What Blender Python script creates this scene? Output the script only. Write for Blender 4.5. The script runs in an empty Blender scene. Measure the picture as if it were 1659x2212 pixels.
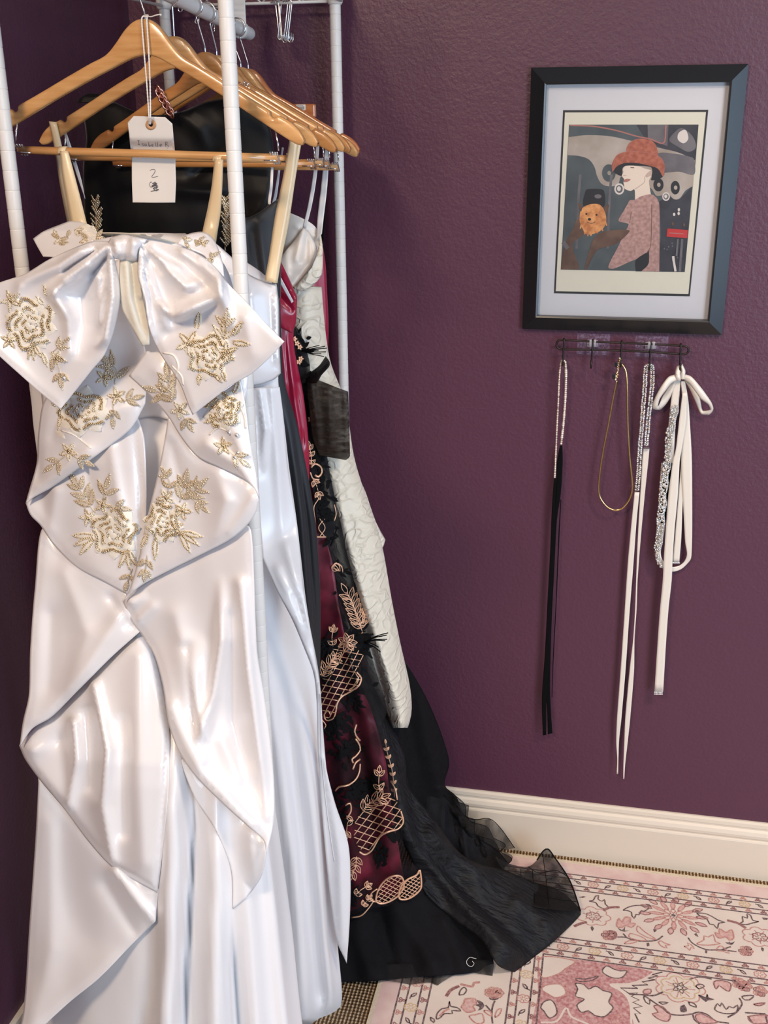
import bpy, math, random
import numpy as np
from mathutils import Vector
from mathutils.geometry import delaunay_2d_cdt
random.seed(7); rng = np.random.default_rng(7)
PI = math.pi
scn = bpy.context.scene
COL = scn.collection

# ------------------------------------------------------------------ camera
F_PX, PITCH, YAW, ROLL, CAM_H = 2352.0, 0.3537, 0.2117, -0.0098, 1.66
WALL_Y, WALL_X = 2.189, -0.973
fw = np.array([-math.sin(YAW)*math.cos(PITCH), math.cos(YAW)*math.cos(PITCH), -math.sin(PITCH)])
rt0 = np.array([math.cos(YAW), math.sin(YAW), 0.0]); up0 = np.cross(rt0, fw)
rt = rt0*math.cos(ROLL) + up0*math.sin(ROLL)
up = -rt0*math.sin(ROLL) + up0*math.cos(ROLL)
cam_d = bpy.data.cameras.new('camera'); cam = bpy.data.objects.new('camera', cam_d); COL.objects.link(cam)
cam_d.sensor_fit = 'VERTICAL'; cam_d.sensor_height = 24; cam_d.lens = 24*F_PX/2212; cam_d.clip_start = .05
from mathutils import Matrix
cam.matrix_world = Matrix(((rt[0], up[0], -fw[0], 0), (rt[1], up[1], -fw[1], 0), (rt[2], up[2], -fw[2], CAM_H), (0, 0, 0, 1)))
scn.camera = cam

# ------------------------------------------------------------------ light, exposure
scn.view_settings.view_transform = 'Standard'; scn.view_settings.look = 'None'
scn.view_settings.gamma = 1; scn.view_settings.use_curve_mapping = False
scn.view_settings.exposure = 0.06
world = bpy.data.worlds.new('world'); scn.world = world; world.use_nodes = True
world.node_tree.nodes['Background'].inputs[0].default_value = (.80, .78, .88, 1)
world.node_tree.nodes['Background'].inputs[1].default_value = 0.22
def area(name, loc, target, sx, sy, power, color):
    l = bpy.data.lights.new(name, 'AREA'); l.shape = 'RECTANGLE'; l.size = sx; l.size_y = sy
    l.energy = power; l.color = color
    o = bpy.data.objects.new(name, l); COL.objects.link(o); o.location = loc
    o.rotation_euler = (Vector(target) - Vector(loc)).to_track_quat('-Z', 'Y').to_euler()
    return o
area('window_daylight', (1.9, -1.25, 1.35), (-.35, 1.7, .85), 1.3, 1.5, 66, (.62, .80, 1.0))
area('side_window_daylight', (2.75, 1.30, 1.45), (0, 1.45, 1.2), .9, 1.4, 17, (.55, .76, 1.0))
area('ceiling_lamp', (-.80, -.55, 2.75), (-.45, 1.55, .7), .45, .45, 31, (1.0, .77, .56)).data.spread = math.radians(120)
area('ceiling_lamp_second', (1.0, .45, 2.75), (.75, 1.9, .3), .45, .45, 21, (1.0, .82, .66)).data.spread = math.radians(100)

# ------------------------------------------------------------------ pixel -> world
CXP, CYP = 829.5, 1106.0
def rays(x, y):
    x = np.asarray(x, float); y = np.asarray(y, float)
    return fw + ((x - CXP)/F_PX)[..., None]*rt - ((y - CYP)/F_PX)[..., None]*up
def WY(x, y, Y):
    d = rays(x, y); return np.array([0, 0, CAM_H]) + d*(np.asarray(Y, float)/d[..., 1])[..., None]
def WZ(x, y, Z):
    d = rays(x, y); return np.array([0, 0, CAM_H]) + d*((np.asarray(Z, float) - CAM_H)/d[..., 2])[..., None]
def w1(x, y, Y): return WY(np.array(float(x)), np.array(float(y)), float(Y))
def floorY(x, y, z=.004): return float(WZ(np.array(float(x)), np.array(float(y)), z)[1])

# ------------------------------------------------------------------ materials
def mat(name, color, rough=.5, metal=0., spec=.5, **k):
    m = bpy.data.materials.new(name); m.use_nodes = True
    b = m.node_tree.nodes['Principled BSDF']
    b.inputs['Base Color'].default_value = (*color, 1); b.inputs['Roughness'].default_value = rough
    b.inputs['Metallic'].default_value = metal; b.inputs['Specular IOR Level'].default_value = spec
    for key, v in k.items(): b.inputs[key.replace('_', ' ')].default_value = v
    return m
def nd(m, t, **k):
    n = m.node_tree.nodes.new(t)
    for a, v in k.items(): setattr(n, a, v)
    return n
def lk(m, a, b): m.node_tree.links.new(a, b)
def bsdf(m): return m.node_tree.nodes['Principled BSDF']
def coords(m, scale=(1, 1, 1), rot=(0, 0, 0)):
    tc = nd(m, 'ShaderNodeTexCoord'); mp = nd(m, 'ShaderNodeMapping')
    mp.inputs['Scale'].default_value = scale; mp.inputs['Rotation'].default_value = rot
    lk(m, tc.outputs['Object'], mp.inputs[0]); return mp.outputs[0]
def bump_noise(m, scale, strength, dist=.001, detail=3, sc=(1, 1, 1), rough=.5):
    n = nd(m, 'ShaderNodeTexNoise'); n.inputs['Scale'].default_value = scale; n.inputs['Detail'].default_value = detail
    n.inputs['Roughness'].default_value = rough
    lk(m, coords(m, sc), n.inputs['Vector'])
    b = nd(m, 'ShaderNodeBump'); b.inputs['Strength'].default_value = strength; b.inputs['Distance'].default_value = dist
    lk(m, n.outputs[0], b.inputs['Height'])
    prev = bsdf(m).inputs['Normal']
    if prev.is_linked: lk(m, prev.links[0].from_socket, b.inputs['Normal'])
    lk(m, b.outputs[0], prev)
    return n
def color_noise(m, c1, c2, scale, sc=(1, 1, 1), lo=.35, hi=.65, detail=4):
    n = nd(m, 'ShaderNodeTexNoise'); n.inputs['Scale'].default_value = scale; n.inputs['Detail'].default_value = detail
    lk(m, coords(m, sc), n.inputs['Vector'])
    r = nd(m, 'ShaderNodeValToRGB'); r.color_ramp.elements[0].position = lo; r.color_ramp.elements[1].position = hi
    r.color_ramp.elements[0].color = (*c1, 1); r.color_ramp.elements[1].color = (*c2, 1)
    lk(m, n.outputs[0], r.inputs[0]); lk(m, r.outputs[0], bsdf(m).inputs['Base Color'])
    return r
def sheer(m, alpha, scale=0, lo=.3, hi=.7, sc=(1, 1, 1), spread=.3):
    """mix with a see-through weave: alpha is the cloth's cover"""
    t = nd(m, 'ShaderNodeBsdfTransparent'); mx = nd(m, 'ShaderNodeMixShader'); out = m.node_tree.nodes['Material Output']
    lk(m, t.outputs[0], mx.inputs[1]); lk(m, bsdf(m).outputs[0], mx.inputs[2]); lk(m, mx.outputs[0], out.inputs[0])
    if scale:
        n = nd(m, 'ShaderNodeTexNoise'); n.inputs['Scale'].default_value = scale; n.inputs['Detail'].default_value = 3
        lk(m, coords(m, sc), n.inputs['Vector'])
        r = nd(m, 'ShaderNodeMapRange'); r.inputs[1].default_value = lo; r.inputs[2].default_value = hi
        r.inputs[3].default_value = max(0, alpha - spread); r.inputs[4].default_value = min(1, alpha + spread)
        lk(m, n.outputs[0], r.inputs[0]); lk(m, r.outputs[0], mx.inputs[0])
    else: mx.inputs[0].default_value = alpha
    return m

M = {}
M['wall'] = mat('plum_wall_paint', (.088, .028, .054), .42, spec=.45)
bump_noise(M['wall'], 150, .42, .0022, 3, rough=.55); bump_noise(M['wall'], 45, .16, .003, 2)
M['trim'] = mat('cream_trim_paint', (.68, .60, .50), .45)
M['ceiling'] = mat('white_ceiling_paint', (.75, .72, .68), .8)
M['carpet'] = mat('brown_loop_carpet', (.2, .13, .07), .95, spec=.1)
def carpet(m):
    v = coords(m)
    w = nd(m, 'ShaderNodeTexWave', bands_direction='X'); w.inputs['Scale'].default_value = 42; w.inputs['Distortion'].default_value = 1.5; w.inputs['Detail'].default_value = 2; w.inputs['Detail Scale'].default_value = 6
    n = nd(m, 'ShaderNodeTexNoise'); n.inputs['Scale'].default_value = 160; n.inputs['Detail'].default_value = 2
    w2 = nd(m, 'ShaderNodeTexWave', bands_direction='Y'); w2.inputs['Scale'].default_value = 40; w2.inputs['Distortion'].default_value = 2
    for q in (w, n, w2): lk(m, v, q.inputs['Vector'])
    mx = nd(m, 'ShaderNodeMath', operation='MULTIPLY'); lk(m, w.outputs['Fac'], mx.inputs[0]); lk(m, n.outputs[0], mx.inputs[1])
    r = nd(m, 'ShaderNodeValToRGB'); r.color_ramp.elements[0].position = .12; r.color_ramp.elements[1].position = .55
    r.color_ramp.elements[0].color = (.13, .065, .026, 1); r.color_ramp.elements[1].color = (.66, .52, .35, 1)
    lk(m, mx.outputs[0], r.inputs[0]); lk(m, r.outputs[0], bsdf(m).inputs['Base Color'])
    a = nd(m, 'ShaderNodeMath', operation='ADD'); lk(m, w.outputs['Fac'], a.inputs[0]); lk(m, w2.outputs['Fac'], a.inputs[1])
    b = nd(m, 'ShaderNodeBump'); b.inputs['Strength'].default_value = .8; b.inputs['Distance'].default_value = .004
    lk(m, a.outputs[0], b.inputs['Height']); lk(m, b.outputs[0], bsdf(m).inputs['Normal'])
carpet(M['carpet'])
M['white_plastic'] = mat('white_coated_tube', (.76, .74, .71), .38)
M['chrome'] = mat('chrome_wire', (.75, .76, .78), .16, 1)
M['dark_metal'] = mat('bronze_black_wire', (.035, .026, .024), .42, .6)
def wood_mat(name, a, b):
    m = mat(name, a, .26, spec=.5, Coat_Weight=.5, Coat_Roughness=.12)
    color_noise(m, a, b, 9, (1.5, 6, 14), .3, .72, 5)
    return m
M['wood'] = wood_mat('lacquered_beech', (.50, .235, .075), (.66, .36, .14))
M['wood_dark'] = wood_mat('honey_lacquered_beech', (.42, .165, .045), (.56, .26, .085))
M['wood_red'] = wood_mat('reddish_lacquered_wood', (.42, .13, .04), (.54, .20, .07))
def satin(name, c, rough=.27, spec=.9, bump=.12, aniso=.4, coat=0.):
    m = mat(name, c, rough, spec=spec, Sheen_Weight=.15, Sheen_Roughness=.4, Coat_Weight=coat, Coat_Roughness=.25)
    b = bsdf(m); b.inputs['Anisotropic'].default_value = aniso
    bump_noise(m, 26, bump, .006, 3, (1, 1, .45))
    return m
M['satin'] = satin('white_satin', (.79, .77, .785), .27, .5, .05); bsdf(M['satin']).inputs['IOR'].default_value = 1.9
M['satin_smooth'] = satin('white_satin_skirt', (.80, .79, .81), .34, .5, .04); bsdf(M['satin_smooth']).inputs['IOR'].default_value = 1.75
M['satin_lining'] = satin('cream_lining', (.74, .70, .60), .45, .5, .08)
M['champagne'] = satin('champagne_satin', (.74, .58, .36), .33, .7, .05)
M['charcoal'] = satin('charcoal_satin', (.020, .021, .025), .45, .35, .10)
M['black_satin'] = satin('black_satin', (.0045, .004, .004), .5, .28, .2)
M['crimson'] = satin('crimson_satin', (.36, .008, .045), .30, .8, .12)
M['burgundy'] = satin('burgundy_satin', (.21, .010, .036), .40, .5, .08)
M['white_ribbon'] = mat('white_ribbon', (.78, .77, .78), .4)
M['ivory_ribbon'] = satin('ivory_satin_ribbon', (.74, .69, .62), .35, .7, .03)
M['black_ribbon'] = mat('black_ribbon', (.003, .003, .0035), .9, spec=.12)
def brocade():
    m = mat('ivory_brocade', (.80, .74, .61), .45, spec=.6, Sheen_Weight=.2)
    v = coords(m, (1, .4, 1))
    n = nd(m, 'ShaderNodeTexNoise'); n.inputs['Scale'].default_value = 14; n.inputs['Detail'].default_value = 2
    lk(m, v, n.inputs['Vector'])
    mxv = nd(m, 'ShaderNodeMix', data_type='VECTOR'); mxv.inputs[0].default_value = .24
    lk(m, v, mxv.inputs[4]); lk(m, n.outputs['Color'], mxv.inputs[5])
    vo = nd(m, 'ShaderNodeTexVoronoi', feature='DISTANCE_TO_EDGE'); vo.inputs['Scale'].default_value = 26
    lk(m, mxv.outputs[1], vo.inputs['Vector'])
    r = nd(m, 'ShaderNodeMapRange'); r.inputs[1].default_value = 0; r.inputs[2].default_value = .16; r.inputs[3].default_value = 1; r.inputs[4].default_value = 0
    lk(m, vo.outputs['Distance'], r.inputs[0])
    b = nd(m, 'ShaderNodeBump'); b.inputs['Strength'].default_value = .62; b.inputs['Distance'].default_value = .003
    lk(m, r.outputs[0], b.inputs['Height']); lk(m, b.outputs[0], bsdf(m).inputs['Normal'])
    return m
M['brocade'] = brocade()
M['ivory_lining'] = satin('ivory_lining', (.76, .71, .66), .35, .7, .12)
M['gold_bead'] = mat('gold_bead', (.66, .52, .33), .25, .9)
M['pale_bead'] = mat('champagne_bead', (.82, .72, .54), .2, .9)
M['thread'] = mat('ivory_embroidery_thread', (.83, .79, .71), .7)
bump_noise(M['thread'], 900, .5, .001, 2)
M['taupe_thread'] = mat('taupe_embroidery_thread', (.60, .52, .42), .6, .1)
M['rose_thread'] = mat('rose_gold_thread', (.82, .50, .33), .42, .45)
M['rose_gold'] = mat('rose_gold_metal', (.80, .42, .32), .2, 1)
M['gold'] = mat('gold_metal', (.85, .60, .25), .2, 1)
M['pearl'] = mat('pearl_bead', (.82, .74, .64), .2, .3)
M['crystal'] = mat('crystal', (.80, .80, .80), .08, .75)
M['crystal_warm'] = mat('crystal_champagne', (.85, .72, .60), .1, .75)
M['silver'] = mat('silver_setting', (.55, .53, .50), .25, 1)
M['lace_black'] = mat('black_lace_thread', (.004, .0042, .005), .85, spec=.15)
M['net_black'] = sheer(mat('black_net', (.012, .012, .015), .8, spec=.2), .72, 70, sc=(1, 1, .35), spread=.2)
M['net_grey'] = sheer(mat('black_net_sheer', (.014, .013, .014), .8, spec=.2), .45, 45, sc=(1, .6, .5), spread=.16)
M['tulle_dense'] = sheer(mat('black_tulle_layers', (.0075, .0070, .0085), .9, spec=.15), .93, 40, spread=.07)
M['organza'] = sheer(mat('black_crinkled_organza', (.0075, .0076, .0098), .6, spec=.32), .90, 60, sc=(.35, 1, 1), spread=.08)
bump_noise(M['organza'], 130, 1., .007, 4, (.14, 1, .45)); bump_noise(M['tulle_dense'], 18, .6, .01, 3)
M['organza_sheer'] = sheer(mat('black_organza_single_layer', (.012, .010, .010), .7, spec=.2), .62, 50, .3, .7, (.5, 1, 1), .18)
M['organza_brown'] = sheer(mat('black_organza_shot_brown', (.030, .019, .013), .6, spec=.3), .80, 90, sc=(.3, 1, 1.6), spread=.18)
bump_noise(M['organza_brown'], 60, .9, .006, 3, (.3, 1, 1.5))
M['paper'] = mat('manila_tag_paper', (.74, .69, .64), .8)
M['paper_white'] = mat('white_label_paper', (.80, .79, .76), .7)
M['reinforce'] = mat('tan_reinforcing_ring', (.56, .30, .15), .7)
M['ink'] = mat('pencil_ink', (.11, .10, .11), .7)
M['string'] = mat('white_cotton_string', (.76, .72, .68), .8)
M['frame'] = mat('black_frame_lacquer', (.010, .011, .013), .30, spec=.6)
M['mat_board'] = mat('pale_grey_mat_board', (.66, .66, .70), .7)
M['bevel'] = mat('dark_mat_bevel', (.02, .02, .022), .6)
M['print_border'] = mat('cream_print_paper', (.72, .69, .58), .6)
def glass_mat():
    m = bpy.data.materials.new('picture_glass'); m.use_nodes = True; nt = m.node_tree; nt.nodes.remove(nt.nodes['Principled BSDF'])
    t = nd(m, 'ShaderNodeBsdfTransparent'); g = nd(m, 'ShaderNodeBsdfGlossy'); g.inputs['Roughness'].default_value = .02
    fz = nd(m, 'ShaderNodeFresnel'); fz.inputs[0].default_value = 1.45; mx = nd(m, 'ShaderNodeMixShader')
    lk(m, fz.outputs[0], mx.inputs[0]); lk(m, t.outputs[0], mx.inputs[1]); lk(m, g.outputs[0], mx.inputs[2]); lk(m, mx.outputs[0], nt.nodes['Material Output'].inputs[0])
    return m
M['glass'] = glass_mat()
M['clear'] = sheer(mat('clear_plastic', (.75, .72, .78), .12, spec=.8), .28)
M['pad_film'] = sheer(mat('clear_adhesive_film', (.30, .22, .34), .25, spec=.4), .24, 160, .45, .6, spread=.16)

# ------------------------------------------------------------------ object helpers
ROOTLOC = {}
def props(o, label=None, cat=None, group=None, kind=None):
    if label: o['label'] = label
    if cat: o['category'] = cat
    if group: o['group'] = group
    if kind: o['kind'] = kind
    return o
def thing(name, label, cat, loc, group=None):
    o = bpy.data.objects.new(name, None); COL.objects.link(o); o.empty_display_size = .05
    o.location = tuple(float(v) for v in loc); ROOTLOC[o.name] = np.array(o.location)
    return props(o, label, cat, group)
def link(name, V, Fc, mats, parent=None, smooth=True, midx=None, label=None, kind=None, solid=0, off=0, bevel=0):
    V = np.asarray(V, float)
    off0 = ROOTLOC[parent.name] if parent is not None else np.zeros(3)
    me = bpy.data.meshes.new(name); me.from_pydata((V - off0).tolist(), [], [list(map(int, f)) for f in Fc])
    if not isinstance(mats, (list, tuple)): mats = [mats]
    for m in mats: me.materials.append(m)
    if midx is not None: me.polygons.foreach_set('material_index', np.asarray(midx, np.int32))
    me.polygons.foreach_set('use_smooth', np.full(len(me.polygons), smooth))
    me.update()
    o = bpy.data.objects.new(name, me); COL.objects.link(o)
    if parent is not None: o.parent = parent
    ROOTLOC[o.name] = off0
    if solid:
        s = o.modifiers.new('thickness', 'SOLIDIFY'); s.thickness = solid; s.offset = off
    if bevel:
        b = o.modifiers.new('bevel', 'BEVEL'); b.width = bevel; b.segments = 2; b.limit_method = 'ANGLE'
    return props(o, label, kind=kind)

class MB:
    """collects shapes that end up as ONE mesh object"""
    def __init__(s): s.V = []; s.F = []; s.I = []; s.n = 0
    def add(s, V, Fc, mi=0):
        V = np.asarray(V, float).reshape(-1, 3); s.V.append(V)
        for f in Fc: s.F.append([int(i) + s.n for i in f])
        s.I += [mi]*len(Fc); s.n += len(V)
    def tube(s, P, r, seg=8, mi=0, closed=False, caps=True):
        P = np.asarray(P, float); n = len(P)
        if closed: T = np.roll(P, -1, 0) - np.roll(P, 1, 0)
        else: T = np.gradient(P, axis=0)
        T /= np.maximum(1e-9, np.linalg.norm(T, axis=1))[:, None]
        r = np.broadcast_to(np.asarray(r, float), (n,))
        a = np.array([0, 0, 1.]) if abs(T[0][2]) < .9 else np.array([1., 0, 0])
        u = np.cross(T[0], a); u /= np.linalg.norm(u); V = []
        ang = np.linspace(0, 2*PI, seg, endpoint=False)
        for i in range(n):
            u = u - T[i]*(u @ T[i]); u /= np.linalg.norm(u); w = np.cross(T[i], u)
            V.append(P[i] + r[i]*(np.cos(ang)[:, None]*u + np.sin(ang)[:, None]*w))
        V = np.concatenate(V); Fc = []
        for i in range(n if closed else n - 1):
            j = (i + 1) % n
            for k in range(seg):
                Fc.append((i*seg + k, i*seg + (k+1) % seg, j*seg + (k+1) % seg, j*seg + k))
        if caps and not closed:
            Fc.append(tuple(range(seg))[::-1]); Fc.append(tuple((n-1)*seg + k for k in range(seg)))
        s.add(V, Fc, mi)
    def box(s, lo, hi, mi=0):
        x0, y0, z0 = lo; x1, y1, z1 = hi
        s.add([(x0,y0,z0),(x1,y0,z0),(x1,y1,z0),(x0,y1,z0),(x0,y0,z1),(x1,y0,z1),(x1,y1,z1),(x0,y1,z1)],
              [(0,3,2,1),(4,5,6,7),(0,1,5,4),(1,2,6,5),(2,3,7,6),(3,0,4,7)], mi)
    def prism(s, A, B, mi=0, caps=True):
        """two matching outlines (N x 3), joined"""
        n = len(A); V = np.concatenate([A, B]); Fc = [(i, (i+1) % n, n + (i+1) % n, n + i) for i in range(n)]
        if caps: Fc += [tuple(range(n))[::-1], tuple(range(n, 2*n))]
        s.add(V, Fc, mi)
    def ball(s, c, r, mi=0, squash=(1, 1, 1)):
        s.add(np.asarray(c) + ICO_V*(np.asarray(squash)*r), ICO_F, mi)
    def build(s, name, mats, parent=None, smooth=True, **k):
        if not s.V: return None
        return link(name, np.concatenate(s.V), s.F, mats, parent, smooth, s.I, **k)
t_ = (1 + 5**.5)/2
ICO_V = np.array([(-1,t_,0),(1,t_,0),(-1,-t_,0),(1,-t_,0),(0,-1,t_),(0,1,t_),(0,-1,-t_),(0,1,-t_),(t_,0,-1),(t_,0,1),(-t_,0,-1),(-t_,0,1)])
ICO_V /= np.linalg.norm(ICO_V[0])
ICO_F = [(0,11,5),(0,5,1),(0,1,7),(0,7,10),(0,10,11),(1,5,9),(5,11,4),(11,10,2),(10,7,6),(7,1,8),(3,9,4),(3,4,2),(3,2,6),(3,6,8),(3,8,9),(4,9,5),(2,4,11),(6,2,10),(8,6,7),(9,8,1)]

# ------------------------------------------------------------------ curves and cloth
def curve(pts, step=6., closed=False):
    """Catmull-Rom through points; a third element 1 marks a corner; resampled at a step"""
    P = [np.array(p[:2], float) for p in pts]; C = [len(p) > 2 and p[2] == 1 for p in pts]; n = len(P); out = []
    for i in range(n if closed else n - 1):
        p1, p2 = P[i], P[(i+1) % n]
        p0 = P[i-1] if (closed or i > 0) else 2*p1 - p2
        p3 = P[(i+2) % n] if (closed or i + 2 < n) else 2*p2 - p1
        if C[i]: p0 = 2*p1 - p2
        if C[(i+1) % n]: p3 = 2*p2 - p1
        L = np.linalg.norm(p2 - p1); k = max(1, int(round(L/step))); t = np.arange(k)[:, None]/k
        m1 = (p2 - p0)*.5; m2 = (p3 - p1)*.5
        for m in (m1, m2):
            q = np.linalg.norm(m)
            if q > L: m *= L/q
        out.append((2*t**3 - 3*t**2 + 1)*p1 + (t**3 - 2*t**2 + t)*m1 + (-2*t**3 + 3*t**2)*p2 + (t**3 - t**2)*m2)
    if not closed: out.append(P[-1][None])
    return np.concatenate(out)
def seg_dist(x, y, L):
    """nearest distance, side, and blend along polyline L (k x >=2) for many points"""
    best = np.full(x.shape, 1e18); side = np.zeros(x.shape); idx = np.zeros(x.shape, int); tt = np.zeros(x.shape)
    for i in range(len(L) - 1):
        ax, ay = L[i][:2]; bx, by = L[i+1][:2]; dx, dy = bx - ax, by - ay; q = dx*dx + dy*dy + 1e-9
        t = np.clip(((x - ax)*dx + (y - ay)*dy)/q, 0, 1)
        ex, ey = x - ax - t*dx, y - ay - t*dy; d2 = ex*ex + ey*ey; mk = d2 < best
        best = np.where(mk, d2, best); side = np.where(mk, np.sign(dx*ey - dy*ex), side); idx = np.where(mk, i, idx); tt = np.where(mk, t, tt)
    return np.sqrt(best), side, idx, tt
def inside(x, y, poly):
    c = np.zeros(x.shape, bool); n = len(poly)
    for i in range(n):
        x0, y0 = poly[i]; x1, y1 = poly[(i+1) % n]
        if y0 == y1: continue
        cr = ((y0 > y) != (y1 > y)) & (x < (x1 - x0)*(y - y0)/(y1 - y0) + x0); c ^= cr
    return c
class Surf:
    """cloth surface given over the view: Y (distance into the room) at each point plus folds"""
    def __init__(s, Y, folds=(), bulge=None, wob=0.):
        s.folds = folds; s.bulge = bulge; s.wob = wob; s.over = []; s.body = False; s.ph = rng.uniform(0, 6.28, 12); s.poly = None; s.edge = None
        if isinstance(Y, (int, float)): s.Y = lambda x, y: np.full(x.shape, float(Y))
        elif callable(Y): s.Y = Y
        else:
            C = np.array(Y, float); n = len(C); P = C[:, :2]/500
            def ph(r): return np.where(r > 0, r*r*np.log(np.maximum(r, 1e-9)), 0)
            K = ph(np.linalg.norm(P[:, None] - P[None], axis=2)) + 1e-4*np.eye(n); Q = np.c_[np.ones(n), P]
            w = np.linalg.lstsq(np.block([[K, Q], [Q.T, np.zeros((3, 3))]]), np.r_[C[:, 2], np.zeros(3)], rcond=1e-9)[0]
            def f(x, y):
                X = np.stack([x, y], -1)/500; r = np.linalg.norm(X[..., None, :] - P, axis=-1)
                return ph(r) @ w[:n] + w[n] + X @ w[n+1:]
            s.Y = f
    def depth(s, x, y):
        d = np.zeros(x.shape)
        if s.bulge: d = d + s.bulge(x, y)
        for L in s.folds:
            L = [tuple(p) for p in L]; dist, side, i, t = seg_dist(x, y, L)
            H = np.array([p[2] for p in L]); Wd = np.array([p[3] for p in L]); W2 = np.array([p[4] if len(p) > 4 else p[3] for p in L])
            h = H[i]*(1-t) + H[i+1]*t; a = Wd[i]*(1-t) + Wd[i+1]*t; b = W2[i]*(1-t) + W2[i+1]*t
            w = np.where(side >= 0, a, b); d = d + h*np.exp(-(dist/w)**1.55)
        if s.wob:
            p = s.ph
            d = d + s.wob*(np.sin(x/37 + y/95 + p[0]) + .7*np.sin(-x/23 + y/61 + p[1]) + .5*np.sin(x/15 + y/140 + p[2]) + .35*np.sin(x/11 - y/45 + p[3]))
        if s.edge is not None:
            dist, _, _, _ = seg_dist(x, y, np.r_[s.poly, s.poly[:1]]); h, w = s.edge; d = d + h*np.exp(-(dist/w)**2)
        return d
    def pt(s, x, y, off=0.):
        x = np.asarray(x, float); y = np.asarray(y, float)
        return WY(x, y, s.fin(x, y) - off)
    def base(s, x, y):
        """the cloth without its folds, kept in front of the cloth it covers"""
        v = s.Y(x, y)
        if s.body: v = v - s.bulge(x, y)
        for o, gap in s.over: v = smin(v, o.base(x, y) - gap, .012)
        return v
    def fin(s, x, y):
        if s.body: return s.Y(x, y) - s.depth(x, y)
        v = s.base(x, y) - s.depth(x, y)
        for o, gap in s.over:
            if o.body: v = smin(v, o.fin(x, y) - .003, .004)
        return v
def smin(v, u, k):
    return np.minimum(u, v) - k*.25*np.maximum(0, 1 - np.abs(u - v)/k)**2
def sheet(name, surf, outline, material, parent, step=7., solid=.0014, edge=None, label=None, smooth_outline=True):
    poly = curve(outline, step, True) if smooth_outline else np.array(outline, float)
    if edge: surf.poly = poly; surf.edge = edge
    lo = poly.min(0); hi = poly.max(0)
    gx, gy = np.meshgrid(np.arange(lo[0], hi[0], step), np.arange(lo[1], hi[1], step*.9))
    gx = gx + (np.arange(gx.shape[0]) % 2)[:, None]*step*.5
    gx = gx.ravel(); gy = gy.ravel(); k = inside(gx, gy, poly); gx, gy = gx[k], gy[k]
    cl_ = np.r_[poly, poly[:1]]
    if len(gx): k = seg_dist(gx, gy, cl_)[0] > step*1.25; gx, gy = gx[k], gy[k]
    tn_ = np.roll(poly, -1, 0) - np.roll(poly, 1, 0); tn_ = np.stack([-tn_[:, 1], tn_[:, 0]], 1)/np.maximum(1e-9, np.linalg.norm(tn_, axis=1))[:, None]
    A_ = poly[:, 0]*np.roll(poly[:, 1], -1) - np.roll(poly[:, 0], -1)*poly[:, 1]; sg_ = 1. if A_.sum() > 0 else -1.
    rg_ = poly + tn_*sg_*step*.62                  # a ring just inside the hem keeps the edge even
    k = inside(rg_[:, 0], rg_[:, 1], poly); rg_ = rg_[k]; k = seg_dist(rg_[:, 0], rg_[:, 1], cl_)[0] > step*.5; rg_ = rg_[k]
    gx = np.r_[gx, rg_[:, 0]]; gy = np.r_[gy, rg_[:, 1]]
    pts = [Vector(p) for p in poly] + [Vector(p) for p in zip(gx, gy)]; n = len(poly)
    vs, _, fs, _, _, _ = delaunay_2d_cdt(pts, [], [list(range(n))], 1, 1e-4)
    v = np.array([(p[0], p[1]) for p in vs])
    return link(name, surf.pt(v[:, 0], v[:, 1]), [f[::-1] for f in fs], material, parent, label=label, solid=solid)
def wall_px(y, Y, X=WALL_X + .022):
    """view x where the left wall stands at height line y, so that no gown runs into it"""
    lo = np.full(np.shape(y), -400.); hi = np.full(np.shape(y), 900.)
    for _ in range(30):
        md = (lo + hi)/2; w = WY(md, y, Y)[..., 0] < X; lo = np.where(w, md, lo); hi = np.where(w, hi, md)
    return hi
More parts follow.
